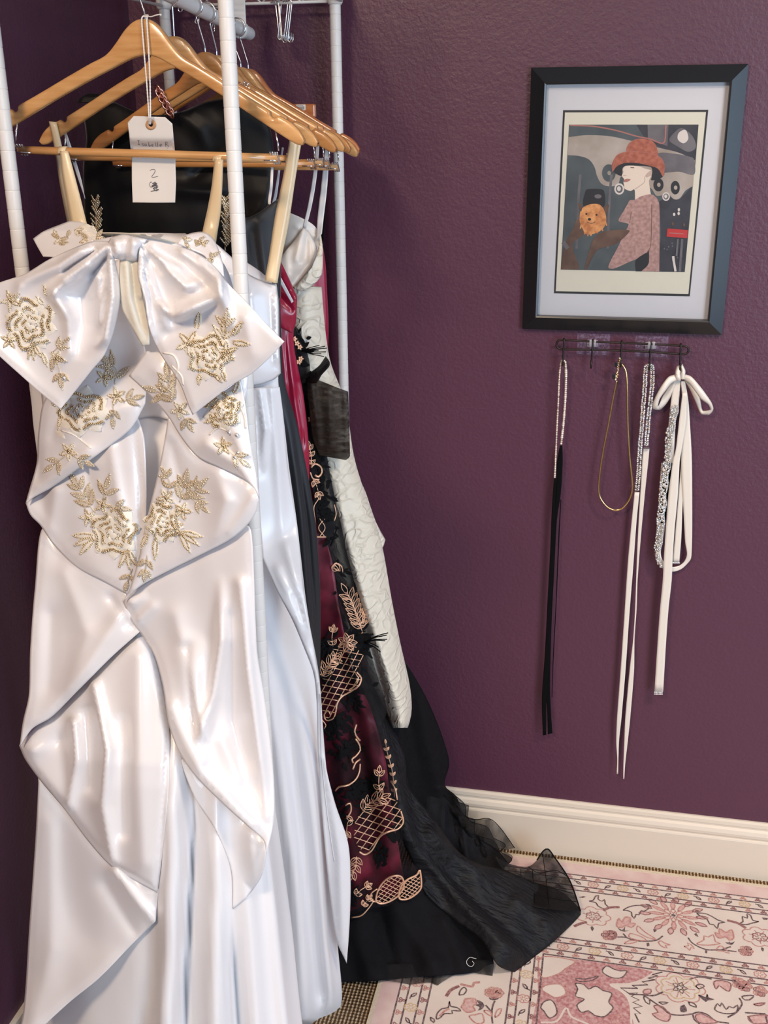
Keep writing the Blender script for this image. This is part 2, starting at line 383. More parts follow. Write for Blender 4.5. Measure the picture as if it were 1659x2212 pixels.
def body(name, rows, Y, b, material, parent, folds=(), back=None, nu=64, step=14., wob=0., label=None):
    """closed garment tube. rows: (y, x_left, x_right); b(y): half depth; folds act on the front"""
    R = np.array(rows, float); ys = np.arange(R[0, 0], R[-1, 0] + step*.5, step)
    xl = np.interp(ys, R[:, 0], R[:, 1]); xr = np.interp(ys, R[:, 0], R[:, 2])
    for _ in range(6):
        xl[1:-1] = .25*xl[:-2] + .5*xl[1:-1] + .25*xl[2:]; xr[1:-1] = .25*xr[:-2] + .5*xr[1:-1] + .25*xr[2:]
    Yf = Y if callable(Y) else (lambda y: np.full(np.shape(y), float(Y))); bf = b if callable(b) else (lambda y: np.full(np.shape(y), float(b)))
    lim = wall_px(ys, Yf(ys)); xl = np.maximum(xl, lim)
    def bul(x, y):
        a = np.interp(y, ys, xl); c = np.interp(y, ys, xr); u = np.clip((x - a)/(c - a)*2 - 1, -1, 1)
        return bf(y)*np.maximum(0, 1 - u*u)**.8
    base = Surf(lambda x, y: Yf(y), folds, None, wob); base.bulge = bul; base.body = True
    def damp(x, y):
        a = np.interp(y, ys, xl); c = np.interp(y, ys, xr); u = np.clip((x - a)/(c - a)*2 - 1, -1, 1)
        return np.clip((1 - np.abs(u))*9, 0, 1)
    raw = base.depth
    base.depth = lambda x, y: bul(x, y) + (raw(x, y) - bul(x, y))*damp(x, y)
    u = -np.cos(np.linspace(0, PI, nu)); X = xl[:, None] + (u + 1)/2*(xr - xl)[:, None]; Yg = np.repeat(ys[:, None], nu, 1)
    Fr = base.pt(X, Yg); nr = len(ys)
    ub = u[1:-1]; Xb = xl[:, None] + (ub + 1)/2*(xr - xl)[:, None]; Yb = np.repeat(ys[:, None], nu - 2, 1)
    Bk = WY(Xb, Yb, Yf(Yb)); bb = (back if back is not None else 1.)*bf(Yb)*((1 - ub**2)**.8)[None]; Bk[..., 1] += bb
    ring = np.concatenate([Fr, Bk[:, ::-1]], 1); m = ring.shape[1]; V = ring.reshape(-1, 3)
    Fc = [(i*m + k, i*m + (k+1) % m, (i+1)*m + (k+1) % m, (i+1)*m + k) for i in range(nr-1) for k in range(m)]
    o = link(name, V, [f[::-1] for f in Fc], material, parent, label=label, solid=.0014)
    return o, base
def strip(name, rows, material, parent=None, thick=.0008, label=None, sub=6, bow=0.):
    """ribbon from rows (xl, yl, xr, yr, Y)"""
    R = np.array(rows, float); n = len(R); t = np.linspace(0, n-1, (n-1)*sub + 1)
    cols = []
    for c in range(5):
        P = [(i, R[i, c]) for i in range(n)]; q = curve(P, 1./sub, False)
        cols.append(np.interp(t, np.arange(n), R[:, c]) if n < 3 else np.interp(t, q[:, 0], q[:, 1]))
    k = 5; V = []
    for i in range(len(t)):
        for j in range(k):
            s = j/(k-1); V.append(w1(cols[0][i]*(1-s) + cols[2][i]*s, cols[1][i]*(1-s) + cols[3][i]*s, cols[4][i] - bow*4*s*(1-s)))
    Fc = [(i*k+j, (i+1)*k+j, (i+1)*k+j+1, i*k+j+1) for i in range(len(t)-1) for j in range(k-1)]
    return link(name, V, Fc, material, parent, label=label, solid=thick)
def polyline3(pts, step=6.):
    """smooth 3-D curve through (x, y, Y) view points"""
    P = np.array(pts, float); q = curve([tuple(p[:2]) for p in P], step); s = np.r_[0, np.cumsum(np.linalg.norm(np.diff(P[:, :2], axis=0), axis=1))]
    sq = np.r_[0, np.cumsum(np.linalg.norm(np.diff(q, axis=0), axis=1))]; sq = sq/sq[-1]*s[-1]
    return WY(q[:, 0], q[:, 1], np.interp(sq, s, P[:, 2]))

# ================================================================== THE SETTING
def struct(name, mb, m, smooth=False, **k): return mb.build(name, m, None, smooth, kind='structure', **k)
b = MB(); b.box((WALL_X - .1, WALL_Y, 0), (3.2, WALL_Y + .1, 2.9)); struct('wall_back', b, M['wall'])
b = MB(); b.box((WALL_X - .1, -1.2, 0), (WALL_X, WALL_Y, 2.9)); struct('wall_left', b, M['wall'])
b = MB(); b.box((WALL_X - .1, -1.2, -.1), (3.2, WALL_Y + .1, 0)); struct('floor', b, M['carpet'])
b = MB(); b.box((WALL_X - .1, -1.2, 2.8), (3.2, WALL_Y + .1, 2.9)); struct('ceiling', b, M['ceiling'])
BB = [(0, 0), (.016, 0), (.016, .098), (.0145, .1015), (.0125, .103), (.0125, .1065), (.0150, .109), (.0155, .116), (.0125, .124), (.0085, .1285), (.0085, .132), (.0095, .1345), (.0085, .1425), (.004, .1462), (0, .1465)]
b = MB(); b.prism([(WALL_X, WALL_Y - d, z) for d, z in BB], [(3.2, WALL_Y - d, z) for d, z in BB]); struct('baseboard_back', b, M['trim'])
b = MB(); b.prism([(WALL_X + d, -1.2, z) for d, z in BB][::-1], [(WALL_X + d, WALL_Y - .02, z) for d, z in BB][::-1]); struct('baseboard_left', b, M['trim'])

# ================================================================== GARMENT RACK
rack = thing('garment_rack', 'white ribbed tube garment rack with wire top shelf in the corner holding all the gowns', 'clothes rack', (-.68, 1.8, 0))
PR = .0103
POSTS = [(-.511, 1.45, 'near right'), (-.853, 1.47, 'near left'), (-.540, 2.1287, ''), (-.874, 2.13, '')]
for px_, py_, _ in POSTS:
    prof = []; z = .03
    while z < 2.02:
        prof += [(z, PR - .0005), (z + .0004, PR - .0001), (z + .0012, PR), (z + .0252, PR), (z + .0260, PR - .0001), (z + .0264, PR - .0005)]; z += .0268
    P = np.array([(px_, py_, q[0]) for q in prof]); m_ = MB(); m_.tube(P, [q[1] for q in prof], 24)
    o = m_.build('post', M['white_plastic'], rack)
    f_ = MB(); f_.tube([(px_, py_, 0), (px_, py_, .006), (px_, py_, .03), (px_, py_, .034)], [.016, .017, .014, .011], 20); f_.build('levelling_foot', M['white_plastic'], rack)
    c_ = MB(); c_.tube([(px_, py_, 1.842), (px_, py_, 1.846), (px_, py_, 1.852), (px_, py_, 1.895), (px_, py_, 1.90)], [.0120, .0142, .0150, .0138, .0118], 24); c_.build('shelf_collar', M['white_plastic'], rack)
SX0, SX1, SY0, SY1, SZ = -.872, -.528, 1.46, 2.13, 1.866
wm = MB()
for z in (SZ, SZ - .018):
    wm.tube([(SX0, SY0, z), (SX1, SY0, z)], .0028); wm.tube([(SX0, SY1, z), (SX1, SY1, z)], .0028)
    wm.tube([(SX0, SY0, z), (SX0, SY1, z)], .0028); wm.tube([(SX1, SY0, z), (SX1, SY1, z)], .0028)
for a in (0, 1):
    n_ = 9
    for i in range(n_):
        x0 = SX0 + (SX1 - SX0)*i/n_; x1 = SX0 + (SX1 - SX0)*(i + 1)/n_; y = (SY0, SY1)[a]
        wm.tube([(x0, y, SZ - .018), ((x0+x1)/2, y, SZ), (x1, y, SZ - .018)], .0018, 6)
for i in range(1, 24): wm.tube([(SX0, SY0 + (SY1-SY0)*i/24, SZ + .004), (SX1, SY0 + (SY1-SY0)*i/24, SZ + .004)], .0019, 6)
for x in (SX0 + .115, SX0 + .23): wm.tube([(x, SY0, SZ - .002), (x, SY1, SZ - .002)], .0028)
wm.build('wire_shelf', M['white_plastic'], rack)
RODA = np.array([-.662, 1.44, 1.838]); RODB = np.array([-.698, 2.10, 1.795])
def rod_at(Y): return RODA + (RODB - RODA)*((Y - RODA[1])/(RODB[1] - RODA[1]))
m_ = MB(); P = [RODA + (RODB - RODA)*t for t in np.linspace(0, 1, 40)] + [RODB + np.array([0, .004, 0]), RODB + np.array([0, .007, 0])]
m_.tube(P, [.0115]*40 + [.0105, .006], 20); m_.build('hanging_rod', M['white_plastic'], rack)
bm_ = MB(); q = rod_at(2.06); bm_.box((q[0]-.0105, 2.045, 1.795), (q[0]+.0105, 2.049, 1.866)); bm_.tube([(q[0], 2.040, q[2]), (q[0], 2.054, q[2])], .0145, 20); bm_.build('rod_bracket', M['white_plastic'], rack, False, bevel=.0008)
bm_ = MB(); q = rod_at(1.475); bm_.box((q[0]-.0105, 1.470, q[2]), (q[0]+.0105, 1.474, 1.866)); bm_.tube([(q[0], 1.465, q[2]), (q[0], 1.479, q[2])], .0145, 20); bm_.build('rod_bracket', M['white_plastic'], rack, False, bevel=.0008)

# ================================================================== HANGERS
top = [(313,41),(324,42),(338,50),(354,67),(372,92),(395,118),(430,138),(480,168),(540,205),(584,231,1),(585,240),(592,246),(600,242),(602,239,1),(625,251),(633,257),(646,270),(655,284),(658,293,1)]
bot = [(654,303,1),(640,300),(612,284),(560,251),(500,213),(440,177),(390,149),(345,125),(313,117)]
H1Y = 1.52
arm = WY(*curve(top + bot, 4.).T, H1Y)
cx_, pk_ = arm[0][0], arm[0][2]
armL = np.stack([arm[:, 0] - cx_, np.zeros(len(arm)), arm[:, 2] - pk_], 1)
# straighten the perspective slope so both arms match: the traced bar is level in the world
prof_r = armL[:, [0, 2]]
def hanger(label, Yc, px_peak, scale=1., yaw=0., material='wood', bar=True, ls=1., roll=0., group='wooden hangers on the rack'):
    """px_peak: view position of the crown; the hook runs from there up over the rod"""
    pk = w1(*px_peak, Yc); root = thing('wooden_hanger', label, 'hanger', pk, group)
    cy, sy = math.cos(yaw), math.sin(yaw)
    def tr(x, y, z):
        z -= x*roll; x *= scale*(ls if x < 0 else 1.); z *= scale; return (pk[0] + x*cy - y*sy, pk[1] + x*sy + y*cy, pk[2] + z)
    T = .0125; out = [(x, z) for x, z in prof_r] + [(-x, z) for x, z in prof_r[::-1]][1:-1]
    m_ = MB()
    A = np.array([tr(x, -T/2 - .010*abs(x)/.2*0, z) for x, z in out]); B = np.array([tr(x, T/2, z) for x, z in out])
    nT = len(top_n); m_.prism(A, B, caps=False)
    # faces as quads from the crown line to the bottom line, side by side
    n = len(prof_r); k = n_top; tp = prof_r[:k]; bt = prof_r[k-1:][::-1]
    tt = np.linspace(0, 1, 90)
    def res(L):
        s = np.r_[0, np.cumsum(np.linalg.norm(np.diff(L, axis=0), axis=1))]; s /= s[-1]
        return np.stack([np.interp(tt, s, L[:, 0]), np.interp(tt, s, L[:, 1])], 1)
    m_ = MB(); a, c = res(tp), res(bt); a[0, 0] = c[0, 0] = 0; c[1:6, 0] = np.maximum(c[1:6, 0], .0008)
    for sg in (1, -1):
        rows = []
        for i in range(90):
            t0, b0 = a[i], c[i]; e = .0035
            d = (b0 - t0); L = np.linalg.norm(d) + 1e-9; d = d/L; e = min(e, L*.3)
            ring = [(t0 + d*e*.25, -T/2 + e*.30), (t0 + d*e, -T/2), (b0 - d*e, -T/2), (b0 - d*e*.25, -T/2 + e*.30), (b0, -T/2 + e), (b0, T/2 - e), (b0 - d*e*.25, T/2 - e*.30), (b0 - d*e, T/2), (t0 + d*e, T/2), (t0 + d*e*.25, T/2 - e*.30), (t0, T/2 - e), (t0, -T/2 + e)]
            rows += [tr(sg*p[0], y, p[1]) for p, y in ring]
        Fc = []
        for i in range(89):
            for j in range(12):
                f = (i*12 + j, (i+1)*12 + j, (i+1)*12 + (j+1) % 12, i*12 + (j+1) % 12); Fc.append(f if sg > 0 else f[::-1])
        cap = tuple(89*12 + j for j in range(12)); Fc.append(cap[::-1] if sg > 0 else cap); m_.add(rows, Fc)
    m_.build('shoulder_bar', M[material], root)
    r = rod_at(pk[1]); hk = MB(); top_z = r[2] + .0142; R = .0155
    hb = tr(0, 0, -.004); L = [hb, (hb[0], hb[1], hb[2] + .012)]
    c0 = np.array([r[0], pk[1], r[2]])
    for a_ in np.linspace(-75, 200, 26):
        a_ = math.radians(a_); L.append((c0[0] + R*math.cos(a_), c0[1], c0[2] + R*math.sin(a_)))
    q = polyc(L, .004); hk.tube(q, .0016, 8); hk.ball(q[-1], .0021); hk.build('hook', M['chrome'], root)
    if bar:
        zb = bar_z - 0; w = bar_half
        bb = MB(); bb.tube([tr(-w, 0, zb), tr(-w*.5, 0, zb), tr(0, 0, zb), tr(w*.5, 0, zb), tr(w, 0, zb)], .0058, 14); bb.build('trouser_bar', M[material], root)
        for sg in (-1, 1):
            ww = MB(); x0 = sg*bar_half; zt = np.interp(abs(x0)*.985, c[:, 0], c[:, 1]) + .004
            ww.tube([tr(x0*.985, 0, zt), tr(x0*1.008, -.001, (zt + zb)/2), tr(x0*1.012, -.002, zb + .010)], .0014, 8)
            ang = np.linspace(0, 2*PI*3, 60)
            ww.tube([tr(x0*1.012 - sg*.011*t/60*1.0, -.0082*math.sin(v + PI/2), zb + .0082*math.cos(v + PI/2 - PI/2)) for t, v in enumerate(ang)], .0013, 6)
            ww.build('bar_wire', M['chrome'], root)
            ft = MB(); ft.tube([tr(x0*.90, -.0060, zb - .003), tr(x0*1.0, -.0066, zb - .003)], .0010, 6); ft.build('wire_tail', M['chrome'], root)
    return root
def polyc(L, step):
    L = np.array(L, float); s = np.r_[0, np.cumsum(np.linalg.norm(np.diff(L, axis=0), axis=1))]; t = np.arange(0, s[-1], step)
    return np.stack([np.interp(t, s, L[:, i]) for i in range(3)], 1)
top_n = curve(top, 4.)
n_top = len(top_n)
bl_, br_ = w1(22, 321, H1Y), w1(600, 345, H1Y)
bar_z = .5*(bl_[2] + br_[2]) - pk_; bar_half = br_[0] - cx_
h1 = hanger('foremost pale wooden hanger with the paper tag string round its hook', 1.52, (313, 41), ls=1.17, roll=.032)
h2 = hanger('second wooden hanger from the front, its left tip level with the tag top', 1.665, (376, 78), .99, ls=1.08, roll=.01)
h3 = hanger('third wooden hanger from the front, its crown half hidden by the ribbed near post', 1.775, (443, 112), .97, -.03, 'wood_dark')
h4 = hanger('fourth wooden hanger from the front, its right tip just left of the far post', 1.845, (468, 119), .97, .02, 'wood')
h5 = hanger('dark honey wooden hanger with plain arms behind the rose gold crystal cluster', 1.90, (480, 121), 1., .03, 'wood_dark')
h6 = hanger('wooden hanger whose right tip pokes past the far right post', 1.955, (520, 145), .95, -.02, 'wood')
h7 = hanger('rearmost reddish wooden hanger nearest the purple back wall', 2.02, (536, 148), .93, 0, 'wood_red', bar=False)

# ------------------------------------------------------------------ embroidery helpers (all lie on a cloth surface)
def leafs(mb, S, cx, cy, L, Wd, ang, mi=0, off=.0012, rise=.0016):
    """one padded leaf or petal in view units, base at (cx, cy)"""
    t = np.linspace(0, 1, 7); w = Wd*.5*np.sin(PI*t**.8)**.8
    c, s_ = math.cos(ang), math.sin(ang)
    lx, ly = L*t, w
    A = np.stack([cx + lx*c - ly*s_, cy + lx*s_ + ly*c], 1); Mi = np.stack([cx + lx*c, cy + lx*s_], 1); B = np.stack([cx + lx*c + ly*s_, cy + lx*s_ - ly*c], 1)
    V = np.concatenate([S.pt(A[:, 0], A[:, 1], off), S.pt(Mi[:, 0], Mi[:, 1], off + rise), S.pt(B[:, 0], B[:, 1], off)])
    Fc = []
    for i in range(6): Fc += [(i, i+1, 8+i, 7+i), (7+i, 8+i, 15+i, 14+i)]
    mb.add(V, Fc, mi)
def cords(mb, S, pts, r=.0009, mi=0, off=.0016, seg=5, step=5.):
    q = curve(pts, step)
    if len(q) > 1: mb.tube(S.pt(q[:, 0], q[:, 1], off), r, seg, mi)
def beads(mb, S, pts, r=.0013, mi=1, off=.0026):
    r = r*1.15
    P = S.pt(np.array([p[0] for p in pts]), np.array([p[1] for p in pts]), off)
    for p in P: mb.ball(p, r*random.uniform(.8, 1.15), mi)
def bead_leaf(mb, S, cx, cy, L, Wd, ang, gold=1, thread=0, dense=4.2):
    leafs(mb, S, cx, cy, L, Wd, ang, thread)
    c, s_ = math.cos(ang), math.sin(ang); pts = []
    for t in np.arange(.12, .98, dense/L):
        w = Wd*.25*math.sin(PI*t**.8)
        for sd in ((-1, 1) if w > 1.8 else (0,)):
            pts.append((cx + L*t*c - sd*w*s_ + random.uniform(-.6, .6), cy + L*t*s_ + sd*w*c + random.uniform(-.6, .6)))
    beads(mb, S, pts, .0012, gold)
def rose(mb, S, cx, cy, R, rot=0., squash=1.):
    """layered bloom: ivory thread petals edged with arcs of gold beads"""
    R = R*1.14
    for ring, (n, r0, L, W_) in enumerate([(8, .42, .76, .66), (6, .18, .58, .54), (4, .0, .34, .36)]):
        for i in range(n):
            a = rot + ring*.5 + 2*PI*i/n + random.uniform(-.12, .12)
            leafs(mb, S, cx + R*r0*math.cos(a), cy + squash*R*r0*math.sin(a), R*L, R*W_, a, 0, .0012 + ring*.0012, .0022)
    for rr, th in ((.98, .5), (.64, .6), (.34, .7)):
        for i in range(5 if rr > .3 else 3):
            a0 = rot + random.uniform(0, .5) + 2*PI*i/(5 if rr > .3 else 3); pts = []
            for a in np.arange(a0, a0 + 2*PI/5*.78, 4.2/(R*rr + 3)):
                for q in (0, 4.2):
                    k = (R*rr - q)*(.92 + .13*math.sin(5*(a - rot)))
                    pts.append((cx + k*math.cos(a) + random.uniform(-.7, .7), cy + squash*k*math.sin(a) + random.uniform(-.7, .7)))
            beads(mb, S, pts, .0013, 1 if random.random() < .75 else 2, .0042 - rr*.0008)
def floret(mb, S, cx, cy, R, rot=0.):
    for i in range(5): bead_leaf(mb, S, cx, cy, R, R*.55, rot + 2*PI*i/5, random.choice((1, 2)), 0, 4.)
    beads(mb, S, [(cx + random.uniform(-3, 3), cy + random.uniform(-3, 3)) for _ in range(5)], .0015, 1, .004)
def sprig(mb, S, pts, L=26, Wd=11, n=3, taupe=True):
    """stem with paired leaves along pts and one at the tip"""
    L, Wd = L*1.25, Wd*1.3; q = curve(pts, 3.); cords(mb, S, pts, .0008, 3 if taupe else 0); k = len(q)
    for j in range(n):
        i = int(k*(.25 + .6*j/max(1, n-1))) if n > 1 else k//2; i = min(i, k-2); d = q[i+1] - q[i]; a = math.atan2(d[1], d[0]); f = 1 - .25*j/n
        for sg in (-1, 1): bead_leaf(mb, S, q[i][0], q[i][1], L*f, Wd*f, a + sg*random.uniform(.6, .95), random.choice((1, 2)), 3 if taupe else 0, 5.)
    d = q[-1] - q[-3]; bead_leaf(mb, S, q[-1][0], q[-1][1], L, Wd, math.atan2(d[1], d[0]), 2, 3 if taupe else 0, 5.)
APM = [M['thread'], M['gold_bead'], M['pale_bead'], M['taupe_thread'], M['crystal']]

# ================================================================== FRONT WHITE BOW GOWN
g1 = thing('satin_gown', 'foremost white satin gown with a huge bow and gold beaded flowers, hung nearest the viewer', 'gown', w1(310, 1400, 1.52)*np.array([1, 1, 0]), 'gowns on the rack')
def ylerp(tab):
    T = np.array(tab, float); return lambda y: np.interp(y, T[:, 0], T[:, 1])
Y1 = ylerp([(500, 1.50), (700, 1.45), (1000, 1.42), (1150, 1.415), (1350, 1.40), (1650, 1.34), (2300, 1.30), (2480, 1.29)])
B1 = ylerp([(500, .04), (650, .05), (1000, .06), (1400, .07), (1700, .10), (2300, .12)])
skirt1, S1 = body('skirt', [(505, 205, 400), (540, 150, 470), (600, 95, 500), (760, 66, 528), (900, 70, 530), (1000, 84, 528), (1180, 97, 528), (1300, 80, 537), (1500, 66, 556), (1610, 72, 574), (1690, 86, 585), (1800, 78, 602), (2000, 66, 630), (2180, 54, 648), (2330, 44, 668), (2470, 36, 690)],
    Y1, B1, M['satin_smooth'], g1, wob=.0010, back=.25, folds=[
    [(330, 880, .000, 16), (280, 1000, .012, 20), (262, 1150, .014, 22), (300, 1290, .0, 18)],
    [(372, 905, .0, 10), (356, 1000, .010, 14), (330, 1110, .0, 14)],
    [(440, 1230, .0, 20), (462, 1450, .022, 26), (520, 1750, .03, 30), (560, 2300, .03, 34)],
    [(500, 1230, .0, 12), (540, 1500, .018, 18), (585, 1900, .025, 22), (625, 2300, .025, 24)],
    [(380, 1500, .010, 22), (372, 1750, .035, 24), (368, 2000, .04, 25), (352, 2330, .04, 28)],
    [(418, 1620, .0, 16), (418, 1800, -.03, 12), (408, 2000, -.035, 13), (392, 2330, -.03, 13)],
    [(462, 1650, .012, 26), (468, 1850, .038, 28), (464, 2060, .042, 30), (466, 2330, .04, 34)],
    [(505, 1960, .0, 10), (506, 2100, -.028, 13), (526, 2330, -.03, 16)],
    [(335, 1990, .0, 14), (328, 2150, -.02, 16), (305, 2330, -.02, 18)]])
# bodice panels under the bow
bod = Surf([(90, 560, 1.475), (480, 560, 1.475), (290, 540, 1.435), (290, 800, 1.415), (80, 900, 1.46), (545, 900, 1.455), (290, 1000, 1.412)], wob=.001, folds=[
    [(240, 560, .012, 12), (215, 760, .006, 18)], [(300, 640, -.006, 8), (330, 800, -.008, 10)], [(170, 620, .006, 20), (130, 860, .010, 22)], [(400, 620, .008, 20), (470, 860, .006, 22)]])
bod.over = [(S1, .004)]
sheet('bodice', bod, [(118, 552), (240, 512), (330, 514), (460, 552), (500, 640), (535, 800), (528, 890, 1), (440, 930), (330, 900), (200, 930), (95, 905, 1), (84, 760), (100, 620)], M['satin'], g1, 9)
# collar cuffs standing behind the bow
cuf = Surf([(75, 520, 1.47), (150, 480, 1.49), (215, 505, 1.46), (130, 555, 1.44)], wob=.0012, folds=[[(95, 500, .006, 16), (180, 500, .004, 14)]])
cl = sheet('collar_flap', cuf, [(72, 516, 1), (95, 500), (150, 478, 1), (182, 482), (217, 507, 1), (196, 524), (132, 556, 1), (93, 554, 1), (82, 535)], M['satin'], g1, 6)
m_ = MB()
for i in range(13):
    x, y = 112 + i*8.2 + random.uniform(-4, 4), 512 + 9*math.sin(i*.8) + random.uniform(-10, 8)
    bead_leaf(m_, cuf, x, y, random.uniform(16, 26), 10, random.uniform(0, 6.28), random.choice((1, 2)), random.choice((0, 3)))
for i in range(26): leafs(m_, cuf, 176 + random.uniform(-8, 22), 500 + random.uniform(-16, 14), 16, 5, .5 + random.uniform(-.3, .3), 0)
m_.build('beaded_applique', APM, cl, label='gold beaded sprig on the left collar flap')
cur = Surf([(383, 525, 1.44), (440, 503, 1.475), (480, 560, 1.45), (465, 600, 1.43)], wob=.0012, folds=[[(392, 516, .006, 10), (440, 512, .008, 12), (470, 560, .006, 10)]])
cr_ = sheet('collar_flap', cur, [(383, 526, 1), (402, 508), (440, 502), (464, 522), (480, 566), (484, 596, 1), (468, 604), (445, 556), (415, 540)], M['satin'], g1, 6)
m_ = MB()
for i in range(12):
    t = i/11; bead_leaf(m_, cur, 400 + 70*t + random.uniform(-5, 5), 524 - 14*math.sin(PI*t) + 62*t*t + random.uniform(-5, 4), random.uniform(14, 22), 9, random.uniform(0, 6.28), random.choice((1, 2)), random.choice((0, 3)))
m_.build('beaded_applique', APM, cr_, label='gold beaded sprig on the right collar flap')
nb = Surf([(215, 505, 1.475), (385, 530, 1.475), (300, 512, 1.45)], folds=[[(210, 507, .006, 5), (300, 508, .006, 5), (388, 530, .006, 5)]])
ne = sheet('neckline_edge', nb, [(208, 503, 1), (250, 503), (300, 506), (340, 512), (390, 528, 1), (388, 540, 1), (330, 526), (270, 520), (210, 514, 1)], M['satin_lining'], g1, 5)
m_ = MB()
for x, y in ((318, 510), (327, 509), (335, 512)): leafs(m_, nb, x, y, 20, 9, random.uniform(-.3, .3) + (PI if x < 325 else 0), 0, .002)
m_.build('beaded_applique', APM, ne); m_ = MB()
for x in range(330, 380, 5): beads(m_, nb, [(x, 522 + (x-330)*.13)], .0013, 1)
m_.build('beaded_applique', APM, ne)
for L in ([(130, 326, 147, 326, 1.512), (134, 372, 159, 370, 1.507), (143, 425, 172, 420, 1.503), (153, 482, 187, 480, 1.500), (158, 520, 196, 515, 1.49)],
          [(464, 343, 482, 345, 1.512), (458, 400, 480, 402, 1.507), (449, 450, 477, 455, 1.503), (440, 490, 470, 500, 1.497), (434, 520, 466, 528, 1.48)]):
    o = strip('hanger_loop', L, M['champagne'], g1, .0012, bow=.003)
    x0, x1 = L[0][0], L[0][2]; lp = MB()      # the fold over the bar
    y0 = L[0][1]
    a = np.linspace(-.2, PI + .2, 14); pl = w1(x0, y0 + 3, 1.52); pr_ = w1(x1, y0 + 3, 1.52); V = []
    for v in a:
        dv = np.array([0, -.0076*math.cos(v), .0076*math.sin(v)]); V += [pl + dv, pr_ + dv]
    lp.add(V, [(2*i, 2*i+1, 2*i+3, 2*i+2) for i in range(13)]); lp.build('loop_fold', M['champagne'], o, solid=.001)

# ---- cascading drapes, from the waist down
def drape(name, Y, outline, folds, edge=(-.0035, 10), material='satin', wob=.0006, step=7, label=None, under=()):
    S = Surf([(a, b_, c - .03) for a, b_, c in Y], folds, wob=wob); S.over = [(S1, .009), (bod, .010)] + [(D[k][1], .010) for k in under]; o = sheet(name, S, outline, M[material], g1, step, edge=edge, label=label); return o, S
D = {}
D['l5'] = drape('drape', [(84, 1690, 1.30), (190, 1815, 1.295), (340, 1925, 1.275), (336, 1990, 1.24), (210, 2115, 1.205), (90, 2215, 1.19), (60, 2100, 1.25)],
    [(84, 1680, 1), (140, 1745), (190, 1808), (240, 1862), (292, 1896), (342, 1920, 1), (336, 1990, 1), (285, 2040), (215, 2112), (150, 2165), (80, 2230), (20, 2290, 1), (50, 2190), (64, 2000), (78, 1800)],
    [[(250, 1880, .012, 16), (300, 1950, .012, 13), (336, 1990, .008, 12)], [(230, 1910, -.008, 18), (290, 2010, -.006, 16)], [(110, 1780, .008, 30), (110, 2050, .010, 34), (70, 2220, .004, 30)]], edge=(-.003, 10), material='satin_smooth')
D['r4'] = drape('drape', [(400, 1660, 1.30), (574, 1837, 1.24), (505, 1962, 1.285), (540, 1740, 1.28), (470, 1800, 1.27)],
    [(395, 1640), (482, 1730), (535, 1778), (572, 1815), (576, 1842, 1), (566, 1890), (537, 1933), (503, 1964, 1), (500, 1880), (470, 1800), (420, 1720)],
    [[(540, 1800, .008, 14), (545, 1900, .008, 14)]], edge=(-.003, 10), material='satin_smooth')
D['l4'] = drape('drape', [(43, 1612, 1.33), (170, 1495, 1.35), (303, 1368, 1.375), (360, 1600, 1.30), (338, 1925, 1.24), (190, 1815, 1.265), (90, 1690, 1.285)],
    [(42, 1610, 1), (72, 1572), (112, 1545), (170, 1487), (240, 1417), (303, 1362, 1), (332, 1410), (352, 1490), (366, 1590), (362, 1720), (350, 1850), (340, 1928, 1), (292, 1902), (240, 1870), (190, 1815), (140, 1748), (88, 1686), (56, 1642)],
    [[(205, 1480, .012, 10), (232, 1620, .022, 15), (222, 1740, .020, 17), (244, 1860, .010, 10)], [(160, 1560, .016, 10), (166, 1640, .016, 12), (150, 1740, .008, 10)], [(190, 1540, -.012, 13), (195, 1700, -.012, 14)],
     [(300, 1420, .010, 24), (300, 1650, .012, 34), (310, 1860, .010, 30)], [(75, 1620, .008, 14), (130, 1600, -.006, 16)], [(262, 1560, -.010, 14), (268, 1800, -.010, 14)]], edge=(-.010, 8), under=('l5',))
D['r3'] = drape('drape', [(268, 1300, 1.352), (540, 1130, 1.42), (302, 1362, 1.338), (366, 1567, 1.265), (480, 1736, 1.23), (574, 1837, 1.225), (583, 1605, 1.325), (556, 1400, 1.375), (450, 1400, 1.30)],
    [(266, 1299, 1), (300, 1268), (350, 1240), (430, 1200), (492, 1168), (535, 1135), (546, 1180), (555, 1400), (570, 1500), (584, 1605), (592, 1700), (590, 1780), (575, 1845, 1), (569, 1815), (535, 1784), (482, 1736), (424, 1678), (388, 1625), (366, 1567), (352, 1480), (333, 1413), (302, 1364, 1), (284, 1340)],
    [[(285, 1300, .012, 14), (322, 1285, .0, 14)], [(300, 1340, .010, 10), (330, 1310, .006, 12)], [(478, 1240, .0, 12), (478, 1380, .022, 11, 18), (460, 1500, .020, 9, 18), (432, 1590, .014, 10, 14)], [(380, 1330, .008, 24), (410, 1450, .018, 20), (430, 1560, .022, 16), (440, 1640, .010, 16)],
     [(402, 1400, -.012, 14), (420, 1560, -.014, 9), (440, 1610, -.012, 8)], [(520, 1260, .010, 13), (536, 1450, .020, 15), (560, 1640, .020, 15), (575, 1760, .008, 15)], [(500, 1330, -.008, 12), (505, 1560, -.014, 16), (530, 1700, -.008, 16)],
     [(370, 1530, .010, 20), (430, 1660, .012, 20), (545, 1780, .008, 18)], [(480, 1600, .014, 22), (520, 1680, .014, 22)]], edge=(-.0035, 10), under=('r4',))
